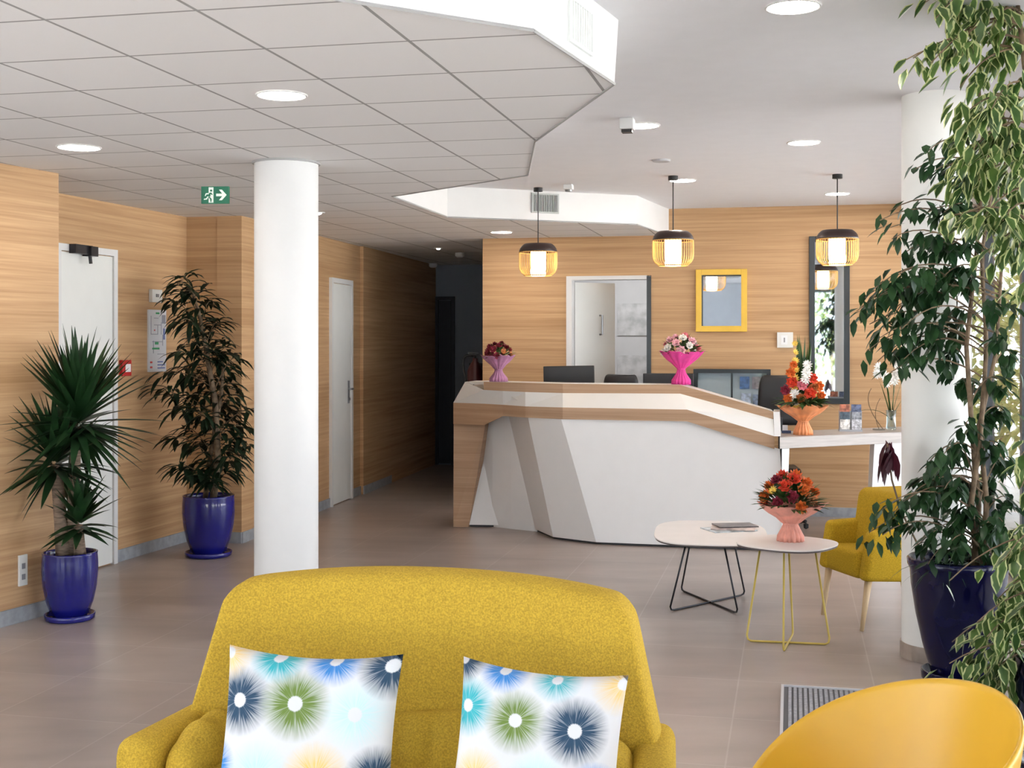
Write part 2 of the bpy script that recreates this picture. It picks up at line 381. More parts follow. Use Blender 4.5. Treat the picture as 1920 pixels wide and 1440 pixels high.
struct(fa.build('trim_1', WHITE, fixn=False))
ang = MB()                                     # thin metal angle under the edge
for i in list(range(0, 8))+[n-1]:
    a, b = poly[i], poly[(i+1) % n]; ang.tube([a, b], .006, 5)
struct(ang.build('trim_2', mat('angle_trim', (.36, .36, .36), .6)))

# doors ------------------------------------------------------------
def door(name, a, b, inn, ztop, m=DOORW, handle_s=None, fr=.045, leafm_=None):
    """closed door on a wall face; 'inn' unit vector into the room"""
    d = (b-a).normalized(); L = (b-a).length; f = MB()
    f.wallbox(a, a+d*fr, 0, ztop, inn*.03); f.wallbox(b-d*fr, b, 0, ztop, inn*.03); f.wallbox(a+d*fr, b-d*fr, ztop-fr, ztop, inn*.03)
    o = struct(f.build(name, WHITE if m is DOORW else m))
    MB().wallbox(a+d*(fr+.006)+inn*.0, b-d*(fr+.006), .012, ztop-fr-.006, inn*.018).build('leaf', m, o)
    if handle_s is not None:
        p = a+d*handle_s+inn*.018
        h = MB(); h.wallbox(p-d*.02, p+d*.02, .95, 1.17, inn*.008)
        h.tube([setz(p, 1.09), setz(p+inn*.05, 1.09), setz(p+inn*.055-d*.11, 1.09)], .010, 8)
        h.tube([setz(p, .99), setz(p+inn*.02, .99)], .014, 10)
        h.build('handle', STEEL, o, smooth=False)
    return o
inL = -outL.normalized(); inC = -outC.normalized()
da, db = on_line(100, L1, L2), on_line(214, L1, L2)
zt1 = HT(463, on_line(165, L1, L2).y)
d1 = door('door_1', da, db, inL, zt1)
p = on_line(122, L1, L2)+inL*.03; q = on_line(160, L1, L2)+inL*.03
c = MB(); cz = HT(466, p.y); dd = (q-p)
c.wallbox(p, q-dd*.15, cz-.03, cz+.03, inL*.05); c.wallbox(q-dd*.35, q, cz-.04, cz+.025, inL*.07)
c.tube([setz(q-dd*.3+inL*.05, cz-.03), setz(q-dd*.25+inL*.05, cz-.09)], .012, 8)
c.build('door_closer', BLKMETAL, d1)
zt2 = HT(520, d2a.y)
d2 = door('door_2', d2a, d2b, inC, zt2, handle_s=(d2b-d2a).length-.13)
e1, e2 = on_line(812, C2, E2)+U*.03, on_line(853, C2, E2)
door('door_3', e1, e2, -V, HT(556, e2.y), m=UNLIT)  # flat dark panel, painted as the shade of an open doorway
# office door: frame in the opening, leaf swung inwards
f = MB(); ft = V*.16
f.wallbox(o1-V*.01, o1+U*.05-V*.01, 0, zdoor, ft); f.wallbox(o1+U*.05-V*.01, o2-U*.04-V*.01, zdoor-.035, zdoor, ft)
d4 = struct(f.build('door_4', WHITE))
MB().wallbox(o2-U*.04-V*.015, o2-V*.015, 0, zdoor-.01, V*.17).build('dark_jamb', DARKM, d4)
hinge = o1+U*.055+V*.15; tip = on_line(1153, hinge, hinge+(U*.72+V*.66))
lf = MB(); ld = (tip-hinge).normalized(); lf.wallbox(hinge, tip, .012, zdoor-.05, Vector((-ld.y, ld.x, 0))*.04)
lo = lf.build('leaf', DOORW, d4)
hp = hinge+ld*(tip-hinge).length*.62-Vector((-ld.y, ld.x, 0))*.0
hn = Vector((ld.y, -ld.x, 0))
MB().tube([setz(hp, 1.62), setz(hp+hn*.04, 1.62), setz(hp+hn*.04, 1.80), setz(hp, 1.80)], .009, 8).build('handle', STEEL, lo)

ol = bpy.data.lights.new('office_fill_light', 'AREA'); ol.energy = 26; ol.size = 1.2; ol.color = (1, .97, .93)  # unseen area light, added to brighten the office through the doorway
oo = bpy.data.objects.new('office_fill_light', ol); COL.objects.link(oo); oo.location = setz((o1+o2)/2+V*1.3, ZH-.05)
pa = on_line(1158, of0+V*OD, of1+V*OD)
for k, (zz, hh) in enumerate(((1.62, .36), (.98, .42))):
    o = MB().box((0, -.012, 0), (.50, -.002, hh)).build('wall_poster', mat('poster_sketch', (.36, .38, .40), .8, col2=(.55, .57, .60), nscale=9, noise=1), loc=setz(pa, zz)); o.rotation_euler = (0, 0, -TH)
    tag(o, ['faint grey sketch poster high on the office wall through the doorway', 'faint grey sketch poster low on the office wall through the doorway'][k], 'poster')

# columns ----------------------------------------------------------
c1 = W(537, 6.83); c2 = W(1755, 6.22)
mb = MB(); mb.lathe([(.171, 0), (.171, ZD)], (c1.x, c1.y, 0), 64); mb.disc(c1, .171, 0); o = mb.build('column', WHITE, smooth=True, fixn=True)
tag(struct(o), 'round white column standing behind the yellow sofa', 'column')
t = MB(); t.lathe([(.171, ZD-.012), (.182, ZD-.012), (.182, ZD)], (c1.x, c1.y, 0), 48); t.build('collar', mat('angle_trim', (0, 0, 0)), o)
mb = MB(); mb.lathe([(.163, 0), (.163, ZH)], (c2.x, c2.y, 0), 64); o = mb.build('column', mat('column_paint', (.78, .77, .74), .6, noise=.01), smooth=True)
tag(struct(o), 'round white column behind the large ficus at right', 'column')
t = MB(); t.lathe([(.163, 0), (.170, 0), (.170, .075), (.163, .075)], (c2.x, c2.y, 0), 48); t.build('base_tile', mat('skirt_tile', (.30, .24, .20), .5, noise=.2), o)

# entrance mat -----------------------------------------------------
m0 = PZ(1470, 1290, 0); mt = thing('entrance_mat', 'grey ribbed entrance mat set in the floor behind the yellow tub chair', 'mat', (m0.x, m0.y, 0), -TH)
MB().box((0, -1.9, .001), (1.35, 0, .006)).build('backing', mat('mat_grey', (.15, .15, .16), .9), mt)
r_ = MB()
for k in range(60): x = .02+k*.022; r_.box((x, -1.87, .006), (x+.013, -.02, .011))
r_.build('ribs', mat('mat_rib', (.34, .34, .37), .8, noise=.15, nscale=60), mt)
fr_ = MB(); fr_.box((-.012, -1.9, .001), (0, .012, .014)); fr_.box((0, 0, .001), (1.35, .012, .014)); fr_.build('frame', mat('mat_frame', (.65, .65, .68), .4, metal=.3), mt)

# ================================================================== LIGHTS ON THE CEILING
def downlight(px, py, hc_, r, label, group):
    zc = EYE+hc_; p = PZ(px, py, zc); t = thing('recessed_downlight', label, 'ceiling light', (p.x, p.y, zc), 0, group)
    m = MB(); m.lathe([(r, -.001), (r+.003, -.006), (r+.010, -.005), (r+.012, -.0005)], n=40); m.build('rim', WHITE, t, smooth=True)
    m = MB(); m.disc((0, 0), r, -.004, 40); m.build('diffuser', DIFF, t, fixn=False)
G1, G2 = 'downlights in the tiled ceiling', 'downlights in the plaster ceiling'
downlight(528, 178, .97, .090, 'round downlight in the tiled ceiling just before the left column', G1)
downlight(148, 276, .97, .098, 'round downlight in the tiled ceiling above the yucca, farthest left', G1)
downlight(940, 435, .97, .090, 'round downlight in the tiled ceiling left of the first pendant', G1)
downlight(1487, 12, 1.21, .090, 'large round downlight at the top edge of the picture', G2)
downlight(1204, 235, 1.21, .090, 'round downlight beside the white ceiling sensor, left of centre plaster', G2)
downlight(1507, 267, 1.21, .090, 'round downlight high in front of the third pendant', G2)
downlight(1280, 338, 1.21, .092, 'round downlight right beside the middle pendant canopy', G2)
downlight(1570, 363, 1.21, .092, 'round downlight behind the cord of the right pendant', G2)
def spot(px, py, r, label):
    p = PZ(px, py, ZD); t = thing('small_spotlight', label, 'ceiling light', (p.x, p.y, ZD))
    m = MB(); m.lathe([(r*.8, -.002), (r*1.5, -.008), (r*1.6, -.0005)], n=24); m.build('rim', WHITE, t, smooth=True)
    m = MB(); m.lathe([(r*.8, -.004), (r*.5, -.016), (0.001, -.02)], n=20); m.build('bulb', emis('spot_bulb', (1, .96, .9), 6), t, smooth=True)
spot(822, 465, .03, 'small bright spotlight in the dark corridor ceiling')
spot(598, 398, .03, 'small spotlight peeking out right of the left column')
# pendants
def pendant(px, py, pyc, label):
    z0 = ZH; p = PZ(px, py, ZH); zc = HT(pyc, p.y)
    t = thing('pendant_lamp', label, 'pendant lamp', (p.x, p.y, ZH), 0, 'bamboo pendant lamps over the reception counter')
    m = MB(); m.lathe([(.001, 0), (.036, 0), (.036, -.03), (.001, -.03)], n=24); m.build('canopy', BLACK, t)
    dz = zc-ZH; R = .150
    m = MB(); m.tube([(0, 0, -.03), (0, 0, dz+.13)], .0045, 6); m.build('cord', BLACK, t)
    def prof(s):     # s 0 top .. 1 bottom
        z = .125-.25*s; e = abs(2*s-1); return R*(1-.30*e**4.5), z
    m = MB()
    for k in range(44):
        a = 2*PI*k/44; pts = []
        for i in range(9):
            s = .27+.73*i/8; r, z = prof(s); pts.append((r*math.cos(a), r*math.sin(a), dz+z))
        m.tube(pts, .0022, 4, caps=False)
    for s in (.27, 1.0):
        r, z = prof(s); m.tube([(r*math.cos(2*PI*k/36), r*math.sin(2*PI*k/36), dz+z) for k in range(37)], .004, 5, caps=False)
    m.build('bamboo_cage', BAMBOO, t)
    m = MB(); m.lathe([(.02, dz+.128)]+[(prof(s)[0]+.002, dz+prof(s)[1]) for s in (0, .03, .08, .15, .22, .27)]+[(prof(.27)[0]-.008, dz+prof(.27)[1]), (.09, dz+.09), (.02, dz+.10)], n=44)
    m.build('top_shade', DKSHADE, t, smooth=True)
    m = MB(); m.lathe([(.056, dz+.09), (.060, dz+.08), (.060, dz-.120), (.056, dz-.128), (.02, dz-.128)], n=32); m.build('diffuser', WARM, t, smooth=True)
pendant(1009, 352, 487, 'bamboo pendant lamp hanging leftmost over the reception counter')
pendant(1262, 330, 466, 'bamboo pendant lamp hanging in the middle of the three')
pendant(1570, 327, 464, 'bamboo pendant lamp hanging rightmost, before the tall mirror')
# ceiling devices
p = PZ(1176, 222, ZH); t = thing('ceiling_sensor', 'white square ceiling sensor with dark underside beside a downlight', 'sensor', (p.x, p.y, ZH), -TH)
MB().box((-.038, -.04, -.062), (.038, .04, 0)).build('housing', WHITE, t, bevel=.006); MB().box((-.028, -.03, -.078), (.028, .03, -.062)).build('lens', BLACK, t)
p = PZ(1066, 346, ZH); t = thing('ceiling_sensor', 'small white ceiling sensor just above the vent grille', 'sensor', (p.x, p.y, ZH), -TH)
MB().box((-.035, -.035, -.04), (.035, .035, 0)).build('housing', WHITE, t, bevel=.006); MB().lathe([(.03, -.04), (.025, -.055), (.001, -.058)], n=16).build('lens', STEEL, t)
p = PZ(1240, 300, ZH); t = thing('smoke_detector', 'flat round pale disc on the plaster ceiling above the middle pendant', 'smoke detector', (p.x, p.y, ZH))
MB().lathe([(.001, -.012), (.055, -.012), (.065, 0)], n=24).build('disc', mat('disc_grey', (.5, .5, .52), .7), t)
for px, py, lb in ((812, 494, 'white round smoke detector at the corridor wall ceiling'), (862, 474, 'white round smoke detector in the dark corridor ceiling')):
    p = PZ(px, py, ZD); t = thing('smoke_detector', lb, 'smoke detector', (p.x, p.y, ZD))
    m = MB(); m.lathe([(.001, -.05), (.03, -.05), (.05, -.035), (.05, 0)], n=24); m.build('body', WHITE, t, smooth=False)
# vents on the fascia
def vent(a, b, px0, px1, py0, py1, label, m, slats, back):
    p0, p1 = on_line(px0, a, b), on_line(px1, a, b); d = (p1-p0); dn = d.normalized(); nr = Vector((dn.y, -dn.x, 0))
    if nr.dot(Vector((0, -1, 0))) < 0: nr = -nr
    z1, z0 = HT(py0, (p0.y+p1.y)/2), HT(py1, (p0.y+p1.y)/2)
    z1 = min(z1, ZH-.015); z0 = max(z0, ZD+.015)
    t = thing('air_vent', label, 'air vent', (p0.x, p0.y, z0))
    def wb(mb, s0, s1, za, zb, t0, t1):
        q0 = dn*s0+nr*t0; q1 = dn*s1+nr*t0; mb.wallbox(q0, q1, za-z0, zb-z0, nr*(t1-t0))
    L = d.length; f = MB(); e = .012
    wb(f, 0, e, z0, z1, 0, .014); wb(f, L-e, L, z0, z1, 0, .014); wb(f, e, L-e, z0, z0+e, 0, .014); wb(f, e, L-e, z1-e, z1, 0, .014); f.build('frame', m, t)
    g = MB(); wb(g, e, L-e, z0+e, z1-e, .001, .003); g.build('backing', back, t)
    g = MB(); k = slats
    for i in range(k): s = e+(L-2*e)*(i+.5)/k; wb(g, s-.0035, s+.0035, z0+e, z1-e, .003, .012)
    g.build('slats', m, t)
vent(F_, G_, 996, 1047, 363, 400, 'grey slatted vent grille on the white ceiling fascia behind the first pendant', mat('vent_grey', (.42, .44, .43), .5), 14, mat('vent_dark', (.10, .11, .11), .8))
vent(A_, B_, 1062, 1106, 6, 92, 'white vent grille on the near ceiling fascia, top centre', mat('vent_white', (.80, .83, .82), .5), 9, mat('vent_pale', (.70, .76, .75), .8))
# exit sign
p = W(404, 7.9); w = 52/F*7.9; zt, zb = HT(350, 7.9), HT(382, 7.9)
t = thing('exit_sign', 'green exit sign with running man and arrow hanging from the tiled ceiling', 'exit sign', (p.x, p.y, 0), -.05)
MB().box((-w/2, -.012, zb), (w/2, .012, zt)).build('panel', GREEN, t)
for x in (-.03, .04): MB().tube([(x, 0, zt), (x, 0, ZD)], .004, 6).build('hanger', STEEL, t)
g = MB(); h = zt-zb; cy = (zt+zb)/2; yb = -.0135
def flat(mb, pts): mb.prism([(x, yb+.0015, z) for x, z in pts], (0, -.0015, 0))
ax = w*.22
flat(g, [(ax-.030, cy-.008), (ax+.008, cy-.008), (ax-.012, cy-.033), (ax+.006, cy-.033), (ax+.036, cy), (ax+.006, cy+.033), (ax-.012, cy+.033), (ax+.008, cy+.008), (ax-.030, cy+.008)])
g.build('arrow', SIGNW, t)
g = MB(); bx = -w*.25
g.box((bx+.004, yb, cy-.048), (bx+.034, yb+.0015, cy+.048)); g.build('doorway', SIGNW, t)
g = MB()
flat2 = lambda pts: g.prism([(x, yb-.001, z) for x, z in pts], (0, -.0015, 0))
flat2([(bx+.008, cy+.012), (bx+.020, cy+.016), (bx+.014, cy-.012), (bx+.002, cy-.008)])
flat2([(bx+.002, cy-.010), (bx+.012, cy-.012), (bx+.024, cy-.026), (bx+.022, cy-.044), (bx+.016, cy-.044), (bx+.014, cy-.028)])
flat2([(bx+.020, cy+.016), (bx+.030, cy+.002), (bx+.026, cy-.001), (bx+.016, cy+.008)])
flat2([(bx+.020+.007*math.cos(a), cy+.027+.007*math.sin(a)) for a in [2*PI*k/10 for k in range(10)]])
g.build('running_man', GREEN, t)
g = MB()
flat3 = lambda pts: g.prism([(x, yb-.0, z) for x, z in pts], (0, -.0018, 0))
flat3([(bx-.004, cy-.010), (bx+.004, cy-.008), (bx-.006, cy-.028), (bx-.026, cy-.030), (bx-.026, cy-.024), (bx-.010, cy-.021)])
flat3([(bx+.003, cy+.012), (bx-.014, cy+.010), (bx-.020, cy-.006), (bx-.015, cy-.007), (bx-.010, cy+.004), (bx+.002, cy+.004)])
g.build('running_man_limbs', SIGNW, t)

# ================================================================== WALL FITTINGS
def wallpanel(a, b, px0, px1, py0, py1, inn, th, name, label, cat, m, bev=.0):
    p0, p1 = on_line(px0, a, b), on_line(px1, a, b); ym = (p0.y+p1.y)/2; z1, z0 = HT(py0, ym), HT(py1, ym)
    d = (p1-p0).normalized(); t = thing(name, label, cat, (p0.x, p0.y, z0), math.atan2(d.y, d.x)); L = (p1-p0).length; H = z1-z0
    sg = -1
    MB().box((0, -th, 0), (L, 0, H)).build('plate', m, t, bevel=bev); return t, L, H
t, L, H = wallpanel(L1, L2, 279, 298, 543, 567, inL, .03, 'alarm_box', 'small white alarm box on wood wall above the evacuation plan', 'alarm', mat('ivory', (.75, .75, .72), .5), .003)
MB().box((L*.35, -.036, H*.4), (L*.6, -.03, H*.65)).build('indicator', mat('grey_lens', (.25, .25, .27), .3), t)
t, L, H = wallpanel(L1, L2, 276, 309, 581, 697, inL, .012, 'evacuation_plan', 'tall white evacuation plan notice beside the bushy corner plant', 'notice', mat('notice_paper', (.66, .68, .72), .3))
g = MB(); r2 = random.Random(3)
def pr(m_, cells, nm):
    g = MB()
    for (x0, z0, x1, z1) in cells: g.box((L*x0, -.0135, H*z0), (L*x1, -.012, H*z1))
    g.build(nm, m_, t)
pr(mat('ink_grey', (.28, .30, .36), .6), [(.12, .60, .14, .90), (.12, .60, .5, .61), (.5, .60, .52, .75), (.3, .75, .7, .76), (.7, .6, .72, .8), (.75, .78, .95, .92), (.3, .86, .55, .87), (.2, .48, .8, .49), (.78, .42, .8, .6), (.25, .3, .28, .5), (.5, .28, .9, .29)], 'plan_lines')
pr(mat('ink_green', (.05, .35, .15), .6), [(.35, .44, .55, .48), (.2, .36, .6, .39), (.4, .93, .6, .96)], 'green_marks')
pr(mat('ink_red', (.55, .06, .05), .6), [(.08, .06, .2, .09), (.08, .14, .2, .17), (.3, .66, .36, .68)], 'red_marks')
pr(mat('ink_blue', (.15, .2, .45), .6), [(.5, .05, .92, .07), (.5, .1, .92, .12), (.5, .15, .8, .17), (.82, .52, .92, .7)], 'blue_text')
t, L, H = wallpanel(L1, L2, 223, 240, 675, 705, inL, .03, 'fire_call_point', 'small red and white fire call point beside the left door', 'fire alarm', REDM, .004)
MB().box((L*.3, -.034, H*.25), (L*.85, -.03, H*.75)).build('white_window', PAPER, t)
t, L, H = wallpanel(A1, A2, 33, 49, 1040, 1098, inL, .012, 'wall_socket', 'tall white socket plate low on the wood pillar by the yucca', 'socket', mat('ivory', (0, 0, 0)), .003)
for k in (.2, .55): MB().box((L*.3, -.014, H*k), (L*.7, -.012, H*(k+.18))).build('outlet', mat('grey_lens', (0, 0, 0)), t)
t, L, H = wallpanel(BQ, BQ+U, 1457, 1487, 623, 652, -V, .03, 'wall_thermostat', 'white square control box on back wall left of the tall mirror', 'thermostat', mat('ivory', (0, 0, 0)), .003)
MB().box((L*.25, -.032, H*.2), (L*.65, -.03, H*.8)).build('face', PAPER, t); MB().box((L*.42, -.034, H*.35), (L*.5, -.032, H*.65)).build('mark', mat('grey_lens', (0, 0, 0)), t)
# framed mirrors
def mirror(px0, px1, py0, py1, fw, fm, name, label, cat, dz=0, thr=.035):
    p0, p1 = BW(px0), BW(px1); ym = (p0.y+p1.y)/2; z1, z0 = HT(py0, ym), HT(py1, ym); L = (p1-p0).length; H = z1-z0
    t = thing(name, label, cat, (p0.x, p0.y, z0), -TH); f = MB()
    f.box((0, -thr, 0), (fw, 0, H)); f.box((L-fw, -thr, 0), (L, 0, H)); f.box((fw, -thr, 0), (L-fw, 0, fw)); f.box((fw, -thr, H-fw), (L-fw, 0, H))
    f.build('frame', fm, t, bevel=.003)
    MB().box((fw, -.012, fw), (L-fw, -.004, H-fw)).build('glass', MIRROR, t); return t, L, H
t, L, H = mirror(1305, 1401, 505, 622, .052, GOLD, 'framed_mirror', 'small mirror in a yellow frame on the wood back wall', 'mirror')
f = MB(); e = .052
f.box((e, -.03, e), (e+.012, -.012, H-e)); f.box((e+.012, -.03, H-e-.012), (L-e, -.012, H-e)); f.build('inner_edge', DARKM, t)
mirror(1517, 1593, 443, 757, .05, DARKM, 'framed_mirror', 'tall narrow dark-framed mirror on the back wall behind the right pendant', 'mirror')
# low wide display case against the wall
p0, p1 = BW(1300, .12), BW(1445, .12); t = thing('display_case', 'low wide black-framed glass case with leaflets behind the counter', 'display case', (p0.x, p0.y, 0), -TH)
L = (p1-p0).length; z1 = HT(692, p0.y)
f = MB(); f.box((0, 0, 0), (L, .10, .78)); f.build('cabinet', DARKM, t)
f = MB(); e = .035; f.box((0, 0, .78), (e, .1, z1)); f.box((L-e, 0, .78), (L, .1, z1)); f.box((e, 0, z1-e), (L-e, .1, z1)); f.box((L*.5-.008, 0, .78), (L*.5+.008, .03, z1-e)); f.build('frame', DARKM, t)
MB().box((e, .085, .78), (L-e, .095, z1-e)).build('backing', mat('case_back', (.62, .70, .72), .5), t)
MB().box((e, .012, .78), (L*.5-.008, .016, z1-e)).build('pane', GLASS, t); MB().box((L*.5+.008, .012, .78), (L-e, .016, z1-e)).build('pane', GLASS, t)
for k, (x, z, cm) in enumerate(((.60, 1.13, (.10, .20, .42)), (.76, 1.13, (.35, .30, .32)), (.62, .98, (.55, .6, .7)), (.77, .97, (.30, .36, .48)), (.88, 1.03, (.2, .25, .35)))):
    MB().box((L*x, .06, z), (L*x+.085, .07, z+.11)).build('leaflet', mat('leaflet%d' % k, cm, .5, noise=.4, nscale=30), t)

# ================================================================== RECEPTION COUNTER
def pz(px, py, d): return W(px, d, HT(py, d))
ct = thing('reception_counter', 'white and wood angular reception counter with folded white front', 'reception counter', W(1100, 10.4))
CO = ct.location.copy()
def cb(mb, name, m, **k):
    mb.v = [tuple(Vector(v)-CO) for v in mb.v]; return mb.build(name, m, ct, **k)
def strip(mb, lo, hi, off):
    for i in range(len(lo)-1): mb.hexa([lo[i], lo[i+1], lo[i+1]+off, lo[i]+off, hi[i], hi[i+1], hi[i+1]+off, hi[i]+off])
back = V*.30
fr0 = PZ(850, 988, 0); fr1 = PZ(925, 988, 0)
dl = fr0.y
# lower wood band: stations px, top y, bottom y, depth
ST = [(850, 755, 795, dl), (908, 757, 797, 10.35), (943, 759, 780, 10.2), (985, 762, 783, 9.98), (1055, 764, 786, 9.78), (1288, 768, 790, 9.52), (1452, 818, 842, 9.36)]
top_b = [pz(a, b, d) for a, b, c, d in ST]; bot_b = [pz(a, c, d) for a, b, c, d in ST]
mb = MB(); strip(mb, bot_b, top_b, V*.03); cb(mb, 'lower_band', WOODC)
# wood block at the left end
mb = MB(); q = [setz(pz(850, 800, dl), 0), setz(pz(935, 800, dl-.0), 0)]; q[0] = fr0.copy(); q[1] = PZ(879, 988, 0)
tl, tr = pz(850, 792, dl)+V*.01, pz(909, 792, 10.50)
mb.hexa([q[0], q[1], q[1]+V*.5, q[0]+V*.5, tl+V*.002, tr+V*.03, tr+V*.5, tl+V*.5]); cb(mb, 'end_block', WOODC)
# riser and upper band
RT = [(872, 716, 716, 10.50), (907, 731, 716, 10.30), (943, 733, 717, 10.17), (985, 735, 718, 10.05), (1055, 737, 720, 9.90), (1275, 738, 722, 9.66), (1450, 786, 772, 9.42)]
up_lo = [pz(a, b, d) for a, b, c, d in RT]; up_hi = [pz(a, c, d) for a, b, c, d in RT]
mb = MB(); strip(mb, top_b, up_lo, V*.03); cb(mb, 'riser', RISER)
mb = MB(); strip(mb, up_lo[1:], up_hi[1:], V*.03-Vector((0, 0, 0))); cb(mb, 'upper_band', WOODC)
mb = MB(); tv = [p+V*.03 for p in up_hi]; bk = [p+V*.36 for p in up_hi]; bk[-1] = up_hi[-1]+V*.32+U*-.02
for i in range(len(tv)-1):
    e = Vector((0, 0, .022)); mb.hexa([tv[i]-e, tv[i+1]-e, bk[i+1]-e, bk[i]-e, tv[i], tv[i+1], bk[i+1], bk[i]])
cb(mb, 'top_ledge', RISER)
# back panel carrying the ledge
mb = MB(); e = Vector((0, 0, .022))
for i in range(len(tv)-1):
    a, b = bk[i]-V*.05, bk[i+1]-V*.05; mb.hexa([setz(a, 0), setz(b, 0), setz(b, 0)+V*.04, setz(a, 0)+V*.04, a-e, b-e, b-e+V*.04, a-e+V*.04])
cb(mb, 'inner_panel', LAM)
# white right end
er = pz(1452, 818, 9.36); eu = pz(1450, 772, 9.42); mb = MB()
mb.hexa([er, er+U*.045, er+U*.045+V*.34, er+V*.34, eu, eu+U*.045, eu+U*.045+V*.34, eu+V*.34]); cb(mb, 'end_cheek', LAM)
# folded white front
kb = [PZ(877, 988, 0), PZ(946, 989, 0), PZ(1003, 996, 0), PZ(1037, 1011, 0), PZ(1118, 1021, 0), PZ(1478, 1035, 0)]
eye = Vector((0, 0, EYE))
def hit(px, py, a, b, c):                # where the sight line of that point meets the plane a-b-c
    n_ = (b-a).cross(c-a); d_ = pz(px, py, 1)-eye; return eye+d_*((a-eye).dot(n_)/d_.dot(n_))
t4_ = pz(1290, 790, 9.56); t3_ = hit(1052, 785, kb[4], kb[5], t4_); t5_ = hit(1462, 842, kb[4], kb[5], t4_)
t2_ = hit(990, 783, kb[3], kb[4], t3_); t1_ = hit(943, 779, kb[2], kb[3], t2_); t0_ = hit(908, 797, kb[1], kb[2], t1_)
kb = [setz(p, .018) for p in kb]
faces_ = [[kb[0], kb[1], t0_], [kb[1], kb[2], t1_, t0_], [kb[2], kb[3], t2_, t1_], [kb[3], kb[4], t3_, t2_], [kb[4], kb[5], t5_, t4_, t3_]]
mb = MB()
for f_ in faces_: mb.add(f_, [tuple(range(len(f_)))])
mb.add([kb[5], kb[5]+V*.3, t5_+V*.3, t5_], [(0, 1, 2, 3)])
cb(mb, 'folded_front', LAM, fixn=False)
mb = MB()
for i in range(5): a, b = kb[i]+V*.03, kb[i+1]+V*.03; mb.wallbox(a, b, 0, .02, V*.05)
cb(mb, 'plinth', mat('plinth_dark', (.05, .05, .055), .6))
# low desk to the right
dk = thing('side_desk', 'pale low desk joined to the right end of the reception counter', 'desk', W(1550, 9.9)); CO2 = dk.location.copy()
def db_(mb, name, m, **k): mb.v = [tuple(Vector(v)-CO2) for v in mb.v]; return mb.build(name, m, dk, **k)
DZ = .85; fl_ = PZ(1462, 820, DZ); fr_ = PZ(1668, 811, DZ); fe = fr_+(fr_-fl_).normalized()*.22
mb = MB(); bk_ = V*.62; lo_ = Vector((0, 0, -.085))
mb.hexa([fl_+lo_, fe+lo_, fe+lo_+bk_, fl_+lo_+bk_, fl_, fe, fe+bk_, fl_+bk_]); db_(mb, 'desk_top', mat('desk_grey_wood', (.42, .375, .345), .45, noise=.1, nscale=4, stretch=(1, 1, 14)), bevel=.004)
dn_ = (fe-fl_).normalized(); mb = MB()
pA = on_line(1597, fl_, fe); pB = on_line(1640, fl_, fe); zlo = DZ-.085
# tapered end support: grey inner cheek and white outer face
ins = [setz(pB, zlo), setz(pB-dn_*.02, 0)]
mb.hexa([setz(pB-dn_*.05+V*.05, 0), setz(pB+dn_*.30+V*.05, 0), setz(pB+dn_*.30+V*.5, 0), setz(pB-dn_*.05+V*.5, 0), setz(pB+V*.02, zlo), setz(pB+dn_*.30+V*.02, zlo), setz(pB+dn_*.30+V*.58, zlo), setz(pB-dn_*.0+V*.58, zlo)])
db_(mb, 'end_support', LAM)
mb = MB(); pw = fl_+dn_*.0
mb.hexa([setz(pw+dn_*.02+V*.06, 0), setz(pw+dn_*.05+V*.06, 0), setz(pw+dn_*.05+V*.5, 0), setz(pw+dn_*.02+V*.5, 0), setz(pw+dn_*.02+V*.03, zlo), setz(pw+dn_*.09+V*.03, zlo), setz(pw+dn_*.09+V*.5, zlo), setz(pw+dn_*.02+V*.5, zlo)])
db_(mb, 'near_support', LAM)
# staff desk behind, monitors and chairs
sd = thing('staff_worktop', 'white staff worktop hidden behind the high counter', 'desk', W(1150, 10.9)); s0 = W(960, 10.72); s1 = W(1400, 10.1)
CO3 = sd.location.copy(); mb = MB(); e = V*.5
mb.hexa([setz(s0, .72)-CO3, setz(s1, .72)-CO3, setz(s1+e, .72)-CO3, setz(s0+e, .72)-CO3, setz(s0, .75)-CO3, setz(s1, .75)-CO3, setz(s1+e, .75)-CO3, setz(s0+e, .75)-CO3]); mb.build('worktop', LAM, sd)
for k in (0, 1):
    p = (s0 if k == 0 else s1)+V*.25+(U*.06 if k == 0 else -U*.06); MB().box((-.02, -.2, 0), (.02, .2, .72)).build('leg', LAM, sd, loc=setz(p-CO3, 0))
def monitor(px0, px1, pyt, d, rz, label, roll=0):
    w = (px1-px0)/F*d; p = W((px0+px1)/2, d); zt = HT(pyt, d); t = thing('monitor', label, 'monitor', (p.x, p.y, .75), rz)
    h = .30; zt -= .75
    o = MB().box((-w/2, -.02, zt-h), (w/2, .015, zt)).build('screen_back', BLACK, t, bevel=.006); o.rotation_euler = (0, roll, 0)
    MB().box((-.03, .0, .01), (.03, .02, zt-h+.08)).build('stand', BLACK, o); MB().box((-.11, -.08, 0), (.11, .09, .012)).build('foot', BLACK, t)
monitor(1021, 1117, 686, 10.75, -.2, 'black monitor seen from behind over the left of the counter', -.02)
monitor(1206, 1300, 700, 10.5, -.2, 'black monitor behind the pink bouquet on the counter')
